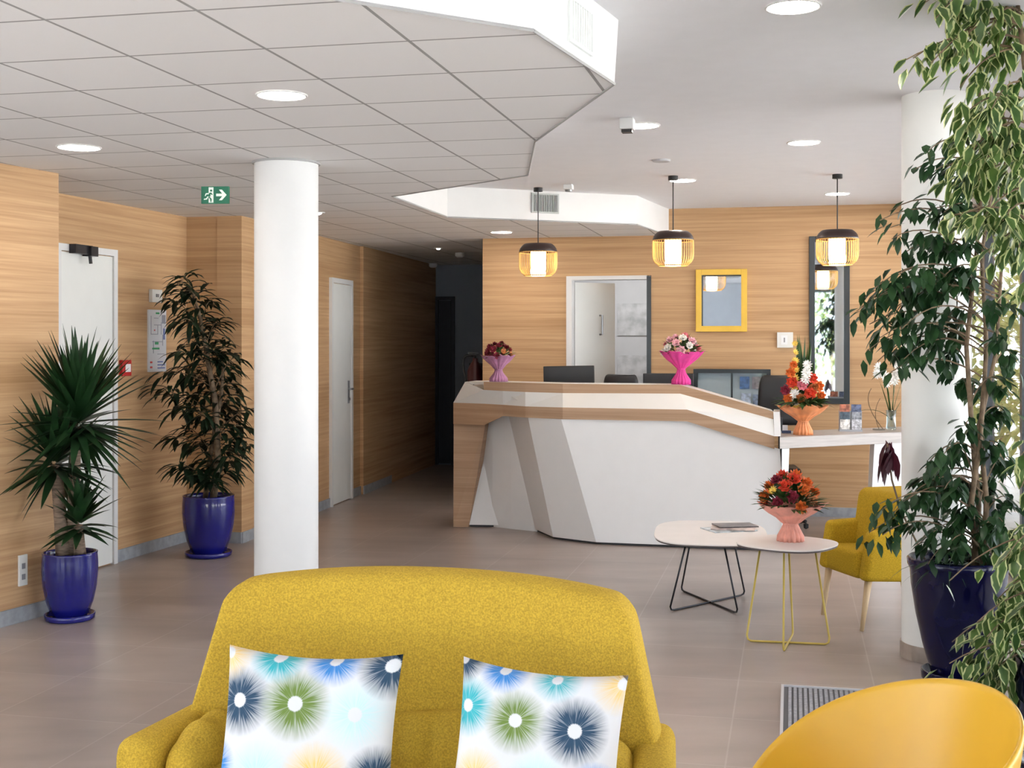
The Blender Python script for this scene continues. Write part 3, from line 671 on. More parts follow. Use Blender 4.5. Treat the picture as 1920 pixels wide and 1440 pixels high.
def office_chair(px, d, zt, w, rz, label):
    p = W(px, d); t = thing('office_chair', label, 'office chair', (p.x, p.y, 0), rz)
    def bk(s, q):
        x = (s-.5)*w*(1-.12*q**3); return (x*(1 if q < .9 else .9), .03*math.cos((s-.5)*3)-.03, zt-.42+.42*q)
    MB().grid(bk, 9, 8).build('backrest', BLACK, t, smooth=True, solid=.05, sub=1)
    MB().box((-w/2, -.42, .43), (w/2, -.02, .50)).build('seat', BLACK, t, bevel=.02)
    MB().tube([(0, -.2, .43), (0, -.2, .09)], .03, 10).build('gas_lift', BLKMETAL, t)
    MB().tube([(0, -.08, .44), (0, .05, .5), (0, .05, zt-.35)], .018, 8).build('back_bar', BLACK, t)
    for k in range(5): a = 2*PI*k/5; MB().tube([(0, -.2, .1), (.27*math.cos(a), -.2+.27*math.sin(a), .06)], [.025, .016], 8).lathe([(.001, 0), (.022, .01), (.022, .04), (.001, .05)], (.27*math.cos(a), -.2+.27*math.sin(a), 0), 10).build('leg', BLACK, t)
office_chair(1164, 11.35, HT(701, 11.35), .34, PI-.15, 'black office chair between the two monitors behind the counter')
office_chair(1462, 10.45, HT(703, 10.45), .36, PI-.1, 'black office chair behind the tall orange bouquet')

# ================================================================== PLANT HELPERS
def leaf(mb, base, dr, length, width, droop=.3, fold=.25, seg=4, prof=None, side=None):
    dr = dr.normalized(); sd_ = side or dr.cross(Vector((0, 0, 1)))
    if sd_.length < 1e-3: sd_ = Vector((1, 0, 0))
    sd_ = sd_.normalized(); p = base.copy(); t = dr.copy(); vs = []; uvs = []; fs = []; st = length/seg
    for i in range(seg+1):
        s = i/seg; w = width*.5*(prof(s) if prof else math.sin(PI*min(1, s*.93+.04))**.8*(1-.25*s))
        nrm = sd_.cross(t).normalized()
        vs += [p-sd_*w+nrm*w*fold, p.copy(), p+sd_*w+nrm*w*fold]
        t = (t+Vector((0, 0, -droop/seg))).normalized(); p = p+t*st
    for i in range(seg):
        b = i*3; fs += [(b, b+1, b+4, b+3), (b+1, b+2, b+5, b+4)]
        a, c = i/seg, (i+1)/seg; uvs += [(0, a), (.5, a), (.5, c), (0, c), (.5, a), (1, a), (1, c), (.5, c)]
    mb.add(vs, fs, uvs)
ovate = lambda s: max(.02, math.sin(PI*min(1, s**.75))**.85) if s < 1 else .02
lance = lambda s: max(.02, math.sin(PI*min(1, s**.85)))
sword = lambda s: max(.03, min(1, .55+s*2)*(1-s**2.2))
def rdir(r, zmin=-1, zmax=1):
    z = r.uniform(zmin, zmax); a = r.uniform(0, 2*PI); c = math.sqrt(max(0, 1-z*z)); return Vector((c*math.cos(a), c*math.sin(a), z))
def pot(t, R, H, m, saucer=True, foot=.62, rim=.012):
    mb = MB(); f = foot
    prof = [(.001, .02), (R*f*.98, .02), (R*f, .03), (R*(f+.06), H*.10), (R*.84, H*.28), (R*.95, H*.5), (R*1.0, H*.72), (R*.99, H*.88), (R*.97, H*.97), (R*.985, H), (R*.93, H), (R*.90, H*.96), (R*.89, H*.85), (.001, H*.85)]
    mb.lathe(prof, n=48); po = mb.build('pot', m, t, smooth=True)
    if saucer:
        MB().lathe([(.001, 0), (R*.80, 0), (R*.88, .008), (R*.90, .035), (R*.87, .037), (R*.84, .015), (.001, .015)], n=48).build('saucer', m, po, smooth=True)
    MB().lathe([(R*.885, H*.86), (R*.4, H*.885), (.001, H*.89)], n=32).build('soil', SOIL, po, smooth=True)
# ---- yucca
yp = W(131, 7.06); t = thing('yucca_plant', 'spiky yucca with bare canes in a blue glazed pot by the left door', 'potted plant', (yp.x, yp.y, 0)); Ry = 50/F*7.06
ry = random.Random(11); Hy = HT(1036, 7.06)
pot(t, Ry*1.02, Hy+.005, BLUEPOT)
def loc(px, py, dd=0): q = pz(px, py, 7.06+dd); return q-Vector((yp.x, yp.y, 0))
PN = Vector((-(A2-A1).normalized().y*-1, -(A2-A1).normalized().x, 0)).normalized()      # pillar face, towards the room
def rosette(mb, c, n, L, r, up=.3, low=-.5, wid=.056):
    for i in range(n):
        s = i/n; el = up+(1-up)*(1-s)**.9 if s < .6 else low+(up-low)*(1-s)/.4
        el = max(-.75, min(.98, el+r.uniform(-.12, .12))); a = i*2.399+r.uniform(-.2, .2); cc = math.sqrt(1-el*el)
        d = Vector((cc*math.cos(a), cc*math.sin(a), el)); ll = L*r.uniform(.78, 1.06)*(1 if el > -.2 else .9)
        k = d.dot(PN)
        if k < -.15: d = (d-PN*(k+.12)).normalized()
        leaf(mb, c+d*.02+Vector((0, 0, -.10*s)), d, ll, wid*r.uniform(.85, 1.1), droop=.12+.25*r.random()*(1-abs(el)), fold=.35, seg=5, prof=sword)
for (cpts, rr, hd, n, L, up, low) in (
    ([(118, 1040, 0), (114, 980, 0), (108, 905, 0), (104, 872, 0)], [.040, .036, .033, .028], (104, 850, -.02), 80, .37, .15, -.45),
    ([(134, 1040, .03), (138, 960, .03), (140, 880, .02), (143, 800, .0)], [.036, .034, .032, .028], (146, 775, 0), 125, .47, .22, -.6),
    ([(150, 1040, -.03), (148, 1010, -.04), (147, 985, -.05)], [.034, .030, .026], (148, 965, -.05), 46, .24, .15, -.25)):
    o = MB().tube([loc(*q) for q in cpts], rr, 12).build('cane', CANE, t, smooth=True)
    m = MB(); rosette(m, loc(*hd), n, L, ry, up, low); m.build('leaf_rosette', YUC, t, smooth=True, fixn=False)
# ---- corner plant with drooping leaves
D2 = 9.15; ap = W(391, D2); t = thing('corner_plant', 'tall bushy dark-leaved plant in blue glazed pot in the wood corner', 'potted plant', (ap.x, ap.y, 0))
Ra = 48.5/F*D2; pot(t, Ra, HT(928, D2), BLUEPOT); ra = random.Random(5)
def loc2(px, py, dd=0): return pz(px, py, D2+dd)-Vector((ap.x, ap.y, 0))
spine = [loc2(400, 935), loc2(408, 850), (loc2(403, 750)), loc2(385, 650), loc2(372, 580), loc2(352, 535)]
MB().tube(spine, [.028, .026, .022, .017, .012, .006], 8).build('stem', BARK, t, smooth=True)
MB().tube([loc2(385, 935, .05), loc2(395, 850, .05), loc2(415, 740, .04), loc2(420, 660, .03)], [.02, .018, .014, .008], 8).build('stem', BARK, t, smooth=True)
fol = MB(); tw = MB()
def spn(py):
    ys = [935, 850, 750, 650, 580, 535]
    for i in range(5):
        if ys[i] >= py >= ys[i+1]: return spine[i].lerp(spine[i+1], (ys[i]-py)/(ys[i]-ys[i+1]))
    return spine[-1] if py < 535 else spine[0]
tgt = [(315, 560), (330, 530), (345, 520), (360, 545), (395, 565), (410, 600), (375, 600), (340, 600), (410, 640), (330, 655), (360, 640), (430, 690), (345, 690), (310, 700), (290, 722), (425, 650), (440, 670), (380, 700), (405, 720), (360, 740), (330, 765), (440, 740), (465, 770), (455, 800), (470, 835), (425, 790), (395, 790), (350, 800), (330, 820), (375, 830), (410, 840), (440, 860), (450, 820), (425, 880), (345, 880), (365, 890), (395, 900), (380, 770), (400, 670), (355, 565), (415, 760), (320, 735), (435, 720), (400, 870), (405, 610), (350, 660), (335, 870)]
for (px, py) in tgt:
    e = loc2(px, py, ra.uniform(-.22, .18)); b = spn(min(935, py+ra.uniform(20, 70))); mid = b.lerp(e, .6)+Vector((0, 0, .08))
    bz = bez(b, mid, e, 6); tw.tube(bz, .003, 4)
    for k in range(15):
        q = bz[2+k % 5]+Vector([ra.gauss(0, .015) for _ in range(3)]); dr = (e-b).normalized()*.6+rdir(ra, -.6, .3)*.8
        leaf(fol, q, dr, ra.uniform(.14, .22), ra.uniform(.034, .046), droop=1.1, fold=.3, seg=4, prof=lance)
tw.build('twigs', BARK, t); fol.build('foliage', ALI, t, smooth=True, fixn=False)
# ---- the big ficus in the navy pot
D3 = 5.75; fp = W(1797, D3); t = thing('ficus_tree', 'tall green ficus tree in a dark navy pot by the right column', 'potted plant', (fp.x, fp.y, 0))
Rf = 90/F*D3; Hf = HT(1052, D3-.1); rf = random.Random(21)
mb = MB(); mb.lathe([(.001, .0), (Rf*.50, .0), (Rf*.52, .02), (Rf*.60, Hf*.14), (Rf*.73, Hf*.32), (Rf*.86, Hf*.55), (Rf*.95, Hf*.78), (Rf*.97, Hf*.90), (Rf*1.02, Hf*.94), (Rf*1.03, Hf*.985), (Rf*.99, Hf), (Rf*.92, Hf*.985), (Rf*.90, Hf*.86), (.001, Hf*.86)], n=56); po = mb.build('pot', DPOT, t, smooth=True)
MB().lathe([(.001, 0), (Rf*.66, 0), (Rf*.74, .02), (Rf*.75, .055), (Rf*.71, .06), (Rf*.62, .03), (.001, .03)], n=48).build('saucer', DPOT, po, smooth=True)
MB().lathe([(Rf*.9, Hf*.87), (.001, Hf*.90)], n=32).build('soil', SOIL, po)
def loc3(px, py, dd=0): return pz(px, py, D3+dd)-Vector((fp.x, fp.y, 0))
trk = []
for k, (xs) in enumerate(([(1825, 1075), (1835, 950), (1822, 800), (1812, 650), (1830, 480), (1845, 300), (1835, 150), (1850, 40)],
                          [(1835, 1075), (1820, 950), (1838, 820), (1850, 650), (1840, 480), (1868, 300), (1890, 160)],
                          [(1843, 1075), (1850, 940), (1836, 800), (1868, 660), (1880, 470), (1900, 330)])):
    P_ = [loc3(x, y, .04*math.sin(i*2+k*2)) for i, (x, y) in enumerate(xs)]; trk.append((P_, [y for x, y in xs]))
    nn = len(P_); MB().tube(P_, [.015-.010*i/(nn-1) for i in range(nn)], 8).build('trunk', BARK, t, smooth=True)
def tpt(k, py):
    P_, ys = trk[k]
    for i in range(len(ys)-1):
        if ys[i] >= py >= ys[i+1]: return P_[i].lerp(P_[i+1], (ys[i]-py)/(ys[i]-ys[i+1]))
    return P_[-1] if py < ys[-1] else P_[0]
def clump(fol, tw, b, e, r, n, L, Wd, prof=ovate, arch=.12, spread=.05, droop=.9, dens=.45):
    mid = b.lerp(e, .55)+Vector((0, 0, arch+.1*(e-b).length)); bz = bez(b, mid, e, 8); tw.tube(bz, [.0045-.0003*i for i in range(9)], 4)
    for k in range(n):
        s = dens+(1-dens)*r.random(); i = min(7, int(s*8)); q = bz[i].lerp(bz[i+1], s*8-i if s < 1 else 1)
        off = rdir(r)*r.uniform(.2, 1)*spread; off.z -= .03*r.random()
        dr = (e-b).normalized()*.35+rdir(r, -1, .2)*.75+Vector((0, 0, -.45))
        leaf(fol, q+off, dr, L*r.uniform(.75, 1.15), Wd*r.uniform(.8, 1.15), droop=droop*r.random(), fold=r.uniform(.1, .45), seg=3, prof=prof)
fol = MB(); tw = MB()
T3 = [(1606, 565, 12), (1625, 640, 8), (1645, 660, 8), (1650, 615, 10), (1622, 540, 12), (1612, 560, 14), (1630, 590, 16), (1640, 540, 16), (1660, 575, 14), (1650, 395, 8), (1668, 378, 8), (1672, 430, 10), (1690, 460, 14), (1680, 500, 14), (1705, 520, 16), (1665, 515, 12), (1675, 640, 10), (1670, 680, 8), (1695, 655, 10), (1690, 600, 8), (1720, 430, 14),
      (1740, 380, 16), (1715, 300, 12), (1735, 270, 12), (1755, 300, 16), (1770, 380, 16), (1750, 450, 16), (1770, 500, 16), (1745, 540, 12), (1775, 580, 14), (1740, 640, 12), (1765, 660, 14), (1790, 620, 14), (1800, 700, 12), (1785, 440, 14), (1800, 520, 12), (1790, 340, 14),
      (1735, 860, 12), (1720, 905, 12), (1700, 900, 12), (1760, 850, 14), (1790, 830, 12), (1740, 930, 14), (1690, 930, 10), (1670, 950, 12), (1645, 945, 10), (1630, 980, 10), (1655, 985, 8), (1770, 900, 14), (1800, 880, 14), (1750, 980, 12), (1725, 1000, 8), (1780, 960, 14), (1810, 940, 12), (1775, 1010, 12), (1740, 1040, 6), (1830, 900, 12), (1860, 880, 12), (1870, 820, 14), (1890, 760, 14), (1880, 700, 12), (1905, 660, 12), (1895, 850, 14), (1900, 920, 14), (1850, 980, 10), (1880, 960, 14), (1905, 1000, 14), (1870, 620, 10), (1850, 760, 12), (1830, 700, 10), (1810, 780, 10), (1900, 560, 10), (1855, 560, 10), (1865, 1040, 10), (1815, 1040, 10)]
for (px, py, n) in T3:
    e = loc3(px, py+18, rf.uniform(-.28, .25)); k = rf.randrange(3); b = tpt(k, min(1040, max(160, py+rf.uniform(10, 110)-abs(px-1830)*.25)))
    clump(fol, tw, b, e, rf, int(n*1.8), .086, .036)
tw.build('branches', BARK, t); fol.build('foliage', FIC, t, smooth=True, fixn=False)
m = MB()     # grassy tuft at the pot rim
for i in range(46):
    d = rdir(rf, .1, .9); leaf(m, loc3(1770, 1060)+Vector((rf.gauss(0, .04), rf.gauss(0, .04)-.05, 0)), d, rf.uniform(.14, .26), .010, droop=1.6, seg=5, prof=sword)
m.build('grass_tuft', FIC, t, smooth=True, fixn=False)
# purple leaf cluster hanging by the desk end
t = thing('purple_plant', 'drooping dark purple leaves hanging beside the right column', 'plant', W(1664, 6.0))
m = MB(); rp = random.Random(2); CO4 = t.location
for i in range(13):
    b = pz(1664+rp.uniform(-10, 10), 828+rp.uniform(-6, 18), 6.0+rp.uniform(-.04, .04))-CO4; leaf(m, b, Vector((rp.uniform(-.4, .4), rp.uniform(-.4, .4), -1)), rp.uniform(.12, .18), .052, droop=.5, prof=lance)
m.build('leaves', leafm('purple_leaf', (.035, .008, .014), (.09, .016, .03), .4), t, smooth=True, fixn=False)
st_ = [pz(1664, 832, 6.0)-CO4, pz(1672, 900, 6.0)-CO4, pz(1690, 960, 5.96)-CO4, pz(1735, 1050, 5.85)-CO4]
MB().tube(st_, .005, 5).build('stem', BARK, t)
# ---- variegated ficus nearer, at the right edge
D4 = 4.55; vp = W(2010, D4); t = thing('variegated_ficus', 'cream-edged variegated ficus filling the right edge of the picture', 'potted plant', (vp.x, vp.y, 0)); rv = random.Random(33)
pot(t, .20, .42, DPOT)
def loc4(px, py, dd=0): return pz(px, py, D4+dd)-Vector((vp.x, vp.y, 0))
P4 = [Vector((0, 0, .36)), loc4(2000, 1000), loc4(1975, 700), loc4(1950, 400), loc4(1925, 150), loc4(1900, -60)]; Y4 = [1260, 1000, 700, 400, 150, -60]
MB().tube(P4, [.026, .024, .02, .016, .012, .006], 8).build('trunk', BARK, t, smooth=True)
MB().tube([Vector((.03, .02, .36)), loc4(2020, 1000, .1), loc4(1990, 700, .12), loc4(1985, 300, .1)], [.02, .018, .014, .006], 8).build('trunk', BARK, t, smooth=True)
def t4(py):
    for i in range(5):
        if Y4[i] >= py >= Y4[i+1]: return P4[i].lerp(P4[i+1], (Y4[i]-py)/(Y4[i]-Y4[i+1]))
    return P4[-1] if py < -60 else P4[0]
fol = MB(); tw = MB()
T4 = [(1695, 100, 3), (1712, 95, 4), (1745, 105, 6), (1765, 85, 7), (1755, 20, 6), (1775, -10, 7), (1790, 30, 7), (1735, -10, 4), (1805, 60, 8), (1830, 20, 9), (1860, 40, 10), (1890, 20, 10), (1910, 70, 10), (1870, 100, 10), (1840, 110, 9), (1800, 150, 10), (1810, 200, 10), (1790, 240, 10), (1830, 180, 10), (1860, 190, 12), (1900, 160, 12), (1885, 230, 12), (1850, 260, 12), (1815, 280, 10), (1775, 300, 8), (1790, 330, 9), (1830, 330, 11), (1870, 320, 12), (1905, 300, 12), (1765, 400, 8), (1800, 390, 10), (1840, 400, 11), (1880, 400, 12), (1860, 460, 9), (1885, 440, 10), (1910, 450, 10), (1905, 380, 12), (1920, 520, 7),
      (1920, 240, 10), (1780, 1075, 2), (1835, 1150, 7), (1780, 1230, 9), (1785, 1190, 6), (1850, 1180, 9), (1870, 1110, 9), (1900, 1080, 12), (1890, 1170, 12), (1850, 1240, 9), (1870, 1260, 12), (1900, 1240, 14), (1830, 1270, 8), (1905, 1310, 12), (1900, 980, 9), (1915, 900, 9), (1880, 1040, 8), (1910, 1030, 12), (1912, 1130, 12), (1915, 840, 7), (1820, 1210, 5)]
for (px, py, n) in T4:
    e = loc4(px, py+14, rv.uniform(-.22, .22)); b = t4(min(1260, py+rv.uniform(-80, 40)))
    clump(fol, tw, b, e, rv, int(n*1.8), .088, .042, spread=.06, arch=.06, droop=.8, dens=.62)
tw.build('branches', BARK, t); fol.build('foliage', VAR, t, smooth=True, fixn=False)

# ================================================================== FLOWERS
def flower(parent, c, r, m, rr, kind=0, axis=None):
    mb = MB(); ax = (axis or rdir(rr, .2, 1)).normalized(); x = ax.orthogonal().normalized(); y = ax.cross(x)
    rings = ((5, .35, 1.0), (6, .8, .75), (8, 1.25, .45)) if kind == 0 else ((12, 1.3, .25), (10, 1.0, .4))
    for n, sp, up in rings:
        for k in range(n):
            a = 2*PI*k/n+sp*2; d = (x*math.cos(a)+y*math.sin(a))*sp+ax*up
            leaf(mb, c+ax*(-r*.3), d, r*(1.0 if kind == 0 else 1.15), r*(.75 if kind == 0 else .34), droop=.15, fold=.35, seg=3, prof=ovate, side=ax.cross(d))
    mb.lathe([(.001, r*.18), (r*.2, r*.1), (r*.22, -r*.2)], tuple(c), 8)
    return mb.build('flower', m, parent, smooth=True, fixn=False)
fm = lambda n, c: mat('petal_'+n, c, .6, noise=.25, nscale=60)
FO, FR, FPK, FLP, FWH, FYE, FDR, FRD, FORD = fm('orange', (.72, .17, .03)), fm('red_orange', (.72, .07, .03)), fm('pink', (.70, .20, .25)), fm('light_pink', (.78, .46, .52)), fm('white', (.80, .78, .74)), fm('yellow', (.75, .50, .08)), fm('dark_red', (.16, .008, .02)), fm('maroon', (.26, .02, .045)), fm('rust', (.40, .12, .03))
FG = leafm('bouquet_leaf', (.02, .06, .015), (.07, .14, .035), .5)
def wrapm(n, c): return mat('wrap_'+n, c, .55, noise=.14, nscale=14)
def bouquet(name, label, cpos, W_, H_, wz, wm, flowers, seed, spiky=(), group=None, neck=.028, baseR=.05, spread=1.0, tilt=0, greens=60):
    """cpos base point, W_ width, H_ total height, wz height of the wrap's upper edge"""
    r = random.Random(seed); t = thing(name, label, 'bouquet', cpos, 0, group); R = W_/2
    def wob(rr, z, a, i):
        k = i/9; s = math.sin(a*7+seed)*.06+math.sin(a*13+seed*2)*.05+math.sin(a*3+seed)*.05
        return rr*(1+s*k*1.0+.10*math.sin(a*16)*(1-k)), z+(s*.55*R*k**3 if i > 5 else 0)
    nz = wz*.48
    pr_ = [(baseR, 0), (baseR*.98, nz*.3), (neck*1.25, nz*.75), (neck, nz), (neck*1.4, nz+.1*(wz-nz)), (R*.45, nz+.35*(wz-nz)), (R*.68, nz+.58*(wz-nz)), (R*.85, nz+.8*(wz-nz)), (R*.96, wz), (R*1.02, wz+.004)]
    MB().lathe(pr_, n=72, wob=wob).build('paper_wrap', wm, t, smooth=True, solid=.0015); pw_ = t.children[-1]
    ribbon = MB(); ribbon.tube([(neck*1.02*math.cos(a), neck*1.02*math.sin(a), nz) for a in [2*PI*k/20 for k in range(21)]], .005, 6); ribbon.build('tie', wm, pw_, smooth=True)
    dome = H_-wz; g = MB()
    for i in range(greens):
        d = rdir(r, .05, 1); p = Vector((d.x*R*.6, d.y*R*.6, wz-.02+dome*.35*d.z)); leaf(g, p, d+Vector((0, 0, .2)), r.uniform(.5, .75)*max(R, .5*dome), R*.16, droop=.5, prof=lance)
    g.build('greenery', FG, t, smooth=True, fixn=False)
    nF = sum(q[1] for q in flowers); idx = 0; order = []
    for m_, n_, fr, kd in flowers: order += [(m_, fr, kd)]*n_
    r.shuffle(order)
    for i, (m_, fr, kd) in enumerate(order):
        z = 1-(i+.5)/nF*.92; a = i*2.399; cc = math.sqrt(1-z*z); d = Vector((cc*math.cos(a), cc*math.sin(a), z))
        c = Vector((d.x*R*.84*spread, d.y*R*.84*spread, wz-.012+(dome-fr*.8)*max(.05, d.z)))
        flower(t, c, fr*r.uniform(.9, 1.1), m_, r, kd, d+Vector((0, -.3, .1)))
    for (m_, x, h, n_, fr) in spiky:
        for k in range(n_):
            s = k/max(1, n_-1); c = Vector((x+r.uniform(-.01, .01), r.uniform(-.02, .02)-.01, wz+.03+(h-wz-.05)*s)); flower(t, c, fr*(1.1-.5*s), m_, r, 1, Vector((r.uniform(-1, 1), -1, .5)))
    return t
def b_at(px, pyb, d): return pz(px, pyb, d)
# purple bouquet on the counter
LG = up_hi
b = b_at(935, 716, 10.38); bouquet('flower_bouquet', 'small dark red bouquet in lilac wrap at the left of the counter ledge', b, .27, .36, .21, wrapm('lilac', (.42, .19, .33)), [(FDR, 8, .034, 0), (FRD, 7, .034, 0), (FORD, 2, .025, 1)], 4, baseR=.07, greens=40)
b = b_at(1277, 721, 9.86); bouquet('flower_bouquet', 'pink and white bouquet in bright magenta wrap on the counter ledge', b, .33, .43, .25, wrapm('magenta', (.72, .045, .30)), [(FLP, 7, .042, 0), (FPK, 4, .040, 0), (FWH, 6, .038, 0), (FYE, 1, .03, 0)], 9, baseR=.07)
b = PZ(1506, 815, DZ); bo = bouquet('flower_bouquet', 'tall orange bouquet with gladioli in orange wrap on the low desk', b, .37, .76, .21, wrapm('orange', (.80, .30, .12)), [], 6, baseR=.068, neck=.036, greens=0,
    spiky=[(FYE, -.065, .71, 8, .038)])
rg = random.Random(18)
for (x, z, fr_s, m_, kd) in ((.03, .32, .056, FR, 0), (.10, .37, .052, FO, 0), (.05, .43, .046, FR, 0), (-.03, .38, .048, FPK, 0), (-.10, .40, .052, FR, 0), (-.15, .34, .045, FRD, 0), (-.11, .47, .044, FO, 0), (-.09, .53, .036, FO, 0),
                             (.12, .30, .044, FO, 0), (-.13, .28, .044, FO, 0), (-.04, .28, .045, FORD, 0), (-.08, .31, .040, FWH, 1), (-.075, .26, .036, FWH, 1), (0, .47, .042, FWH, 1), (.005, .53, .036, FWH, 1), (-.01, .42, .036, FWH, 1), (.06, .36, .042, FORD, 0)):
    flower(bo, Vector((x, -.07-.5*max(0, .10-abs(x)), z)), fr_s, m_, rg, kd, Vector((x*2, -1, .25)))
g = MB(); rg = random.Random(8)
for i in range(60):
    x = rg.uniform(-.13, .15); leaf(g, Vector((x*.5, rg.uniform(.0, .07), .22)), Vector((x*.8, rg.uniform(-.05, .15), 1)), rg.uniform(.22, .34)*(1 if abs(x-.02) > .06 else 1.6), .030, droop=.15, prof=lance)
for i in range(40):
    x = rg.uniform(-.15, .17); leaf(g, Vector((x*.7, -.05, .23)), Vector((x*3, -.8, rg.uniform(.1, .9))), .12, .034, droop=.5, prof=lance)
for i in range(30):
    d = rdir(rg, -.1, .5); leaf(g, Vector((d.x*.08, d.y*.08, .25)), d, .17, .035, droop=.5, prof=lance)
g.build('greenery', FG, bo, smooth=True, fixn=False)

# ================================================================== DESK ITEMS
# leaflet holder
lh = PZ(1595, 809, DZ); t = thing('leaflet_holder', 'clear holder with printed leaflets standing on the low desk', 'leaflet holder', lh, -.15)
w = 42/F*lh.y
MB().box((-w/2, -.02, 0), (w/2, .05, .015)).box((-w/2, .02, .015), (w/2, .03, .16)).build('holder', mat('clear_grey', (.42, .44, .48), .2), t)
rl = random.Random(4)
for j in range(3):
    for k in range(2): MB().box((-w/2+.006+k*w/2, -.012+j*.011, .016), (-w/2+k*w/2+w/2-.006, -.006+j*.011, .095+j*.058)).build('leaflet', mat('flyer%d' % (j*2+k), [(.7, .7, .68), (.55, .56, .6), (.08, .12, .16), (.30, .32, .36), (.45, .16, .10), (.12, .15, .25)][j*2+k], .5, noise=.5, nscale=45), t)
# orchid in glass vase
ov = PZ(1671, 807, DZ); t = thing('orchid_vase', 'white orchid with long green leaves in a clear glass vase', 'vase with flowers', ov)
MB().lathe([(.001, .004), (.035, .004), (.040, .02), (.036, .10), (.042, .16), (.038, .16), (.032, .10), (.034, .02), (.001, .012)], n=28).build('glass_vase', VGLASS, t, smooth=True)
g = MB(); ro = random.Random(5)
for dx, L in ((-.9, .34), (-.15, .40), (.1, .42), (.25, .36), (-.3, .33), (.5, .22)):
    leaf(g, Vector((0, 0, .08)), Vector((dx, -.05, 1.2)), L, .026, droop=.35 if abs(dx) < .6 else 1.5, seg=6, prof=sword)
g.build('long_leaves', FG, t, smooth=True, fixn=False)
g = MB(); g.tube([(0, 0, .08), (-.02, 0, .3), (-.06, -.01, .46), (-.11, -.02, .5)], .003, 5).tube([(.01, 0, .08), (.02, 0, .35), (.05, -.01, .52)], .003, 5); g.build('flower_stems', FG, t)
for (x, z) in ((-.10, .50), (-.085, .46), (-.05, .43), (-.035, .38), (.04, .53), (.06, .48), (.03, .44), (.02, .40), (-.115, .45), (.07, .55)): flower(t, Vector((x, -.02, z)), .042, FWH, ro, 1, Vector((ro.uniform(-.5, .5), -1, .1)))
# thin wire twig decoration
tw_ = PZ(1648, 806, DZ); t = thing('twig_ornament', 'thin curved twig ornament on clear foot beside the orchid vase', 'ornament', tw_)
MB().lathe([(.001, 0), (.05, 0), (.05, .008), (.001, .012)], n=20).build('foot', VGLASS, t)
MB().tube(bez(Vector((.03, 0, .01)), Vector((-.14, 0, .22)), Vector((-.06, 0, .33)), 10), .003, 5).tube(bez(Vector((.0, 0, .01)), Vector((-.06, 0, .14)), Vector((.01, 0, .25)), 10), .0025, 5).build('twigs', BARK, t)
# small cup / card box by the counter end
cp = PZ(1472, 812, DZ); t = thing('card_stand', 'small white and navy card box on the desk beside counter end', 'card box', cp, -.2)
MB().box((-.025, -.02, 0), (.045, .03, .02)).build('base', mat('navy_card', (.05, .07, .16), .5), t); MB().box((-.02, -.005, .02), (.02, .02, .06)).build('cards', PAPER, t)
# papers on counter ledge
pp = pz(962, 717, 10.36); t = tag(MB().box((-.05, -.04, 0), (.07, .04, .004)).build('paper_stack', mat('pinkish_paper', (.8, .74, .74), .6), loc=pp), 'small flat stack of paper beside the dark red bouquet', 'paper')
pp = pz(1305, 726, 9.84); pp.z = HT(726, 9.84)
# fire extinguisher by corridor
fe_ = W(891, 12.3); t = thing('fire_extinguisher', 'dark fire extinguisher with curved hose at the corridor entrance', 'fire extinguisher', (fe_.x, fe_.y, 0)); zt = HT(662, 12.3)
REDX = mat('extinguisher_dark_red', (.05, .006, .008), .35)
MB().lathe([(.001, zt-.55), (.07, zt-.55), (.075, zt-.52), (.075, zt-.17), (.05, zt-.11), (.025, zt-.08), (.025, zt-.05), (.001, zt-.05)], n=24).build('body', REDX, t, smooth=True)
MB().tube([(0, 0, zt-.05), (0, 0, zt-.02), (-.06, 0, zt-.01)], .012, 8).box((-.07, -.012, zt-.01), (.03, .012, zt+.01)).build('valve', BLACK, t)
MB().tube(bez(Vector((-.02, 0, zt-.03)), Vector((-.16, 0, zt+.02)), Vector((-.10, 0, zt-.22)), 10)+[Vector((-.08, 0, zt-.40))], .010, 8).build('hose', BLACK, t, smooth=True)
MB().box((-.06, .07, zt-.45), (.135, .09, zt-.1)).build('bracket', BLACK, t)

# ================================================================== COFFEE TABLES
def table(name, label, c, sx, sy, h, rot, topm, legm_, feet, tops, expo, edge, thick=.016):
    t = thing(name, label, 'coffee table', (c.x, c.y, 0))
    def ring(k, sc): 
        a = 2*PI*k/56; ca, sa_ = math.cos(a), math.sin(a); x = abs(ca)**(2/expo)*math.copysign(1, ca)*sx*sc; y = abs(sa_)**(2/expo)*math.copysign(1, sa_)*sy*sc
        return Vector((x*math.cos(rot)-y*math.sin(rot), x*math.sin(rot)+y*math.cos(rot), 0))
    P1 = [ring(k, 1)+Vector((0, 0, h-thick*.45)) for k in range(56)]
    MB().prism(P1, (0, 0, thick*.45)).build('table_top', topm, t, bevel=.002)
    MB().prism([ring(k, .985)+Vector((0, 0, h-thick)) for k in range(56)], (0, 0, thick*.55)).build('under_board', edge, t)
    cc = Vector((c.x, c.y, 0)); m = MB()
    for i, j in ((0, 3), (1, 2)):                      # opposite feet share a floor bar
        a, b = feet[i]-cc, feet[j]-cc; m = MB(); r = .0055
        a = setz(a, r); b = setz(b, r); ta, tb = setz(tops[i]-cc, h-thick), setz(tops[j]-cc, h-thick)
        dz = .0 if i == 0 else .0
        m.tube([ta, a+(ta-a)*.06, a+(ta-a)*.015+(b-a)*.02, a+(b-a)*.06, b+(a-b)*.06, b+(tb-b)*.015+(a-b)*.02, b+(tb-b)*.06, tb], r, 8)
        m.build('leg_frame', legm_, t, smooth=True)
    return t
z = .42; pn, pf = PZ(1300, 1022, z), PZ(1330, 976, z); cy = (pn.y+pf.y)/2
feet = [PZ(1255, 1147, 0), PZ(1277, 1108, 0), PZ(1384, 1152, 0), PZ(1397, 1116, 0)]
cx = W(1334, cy)
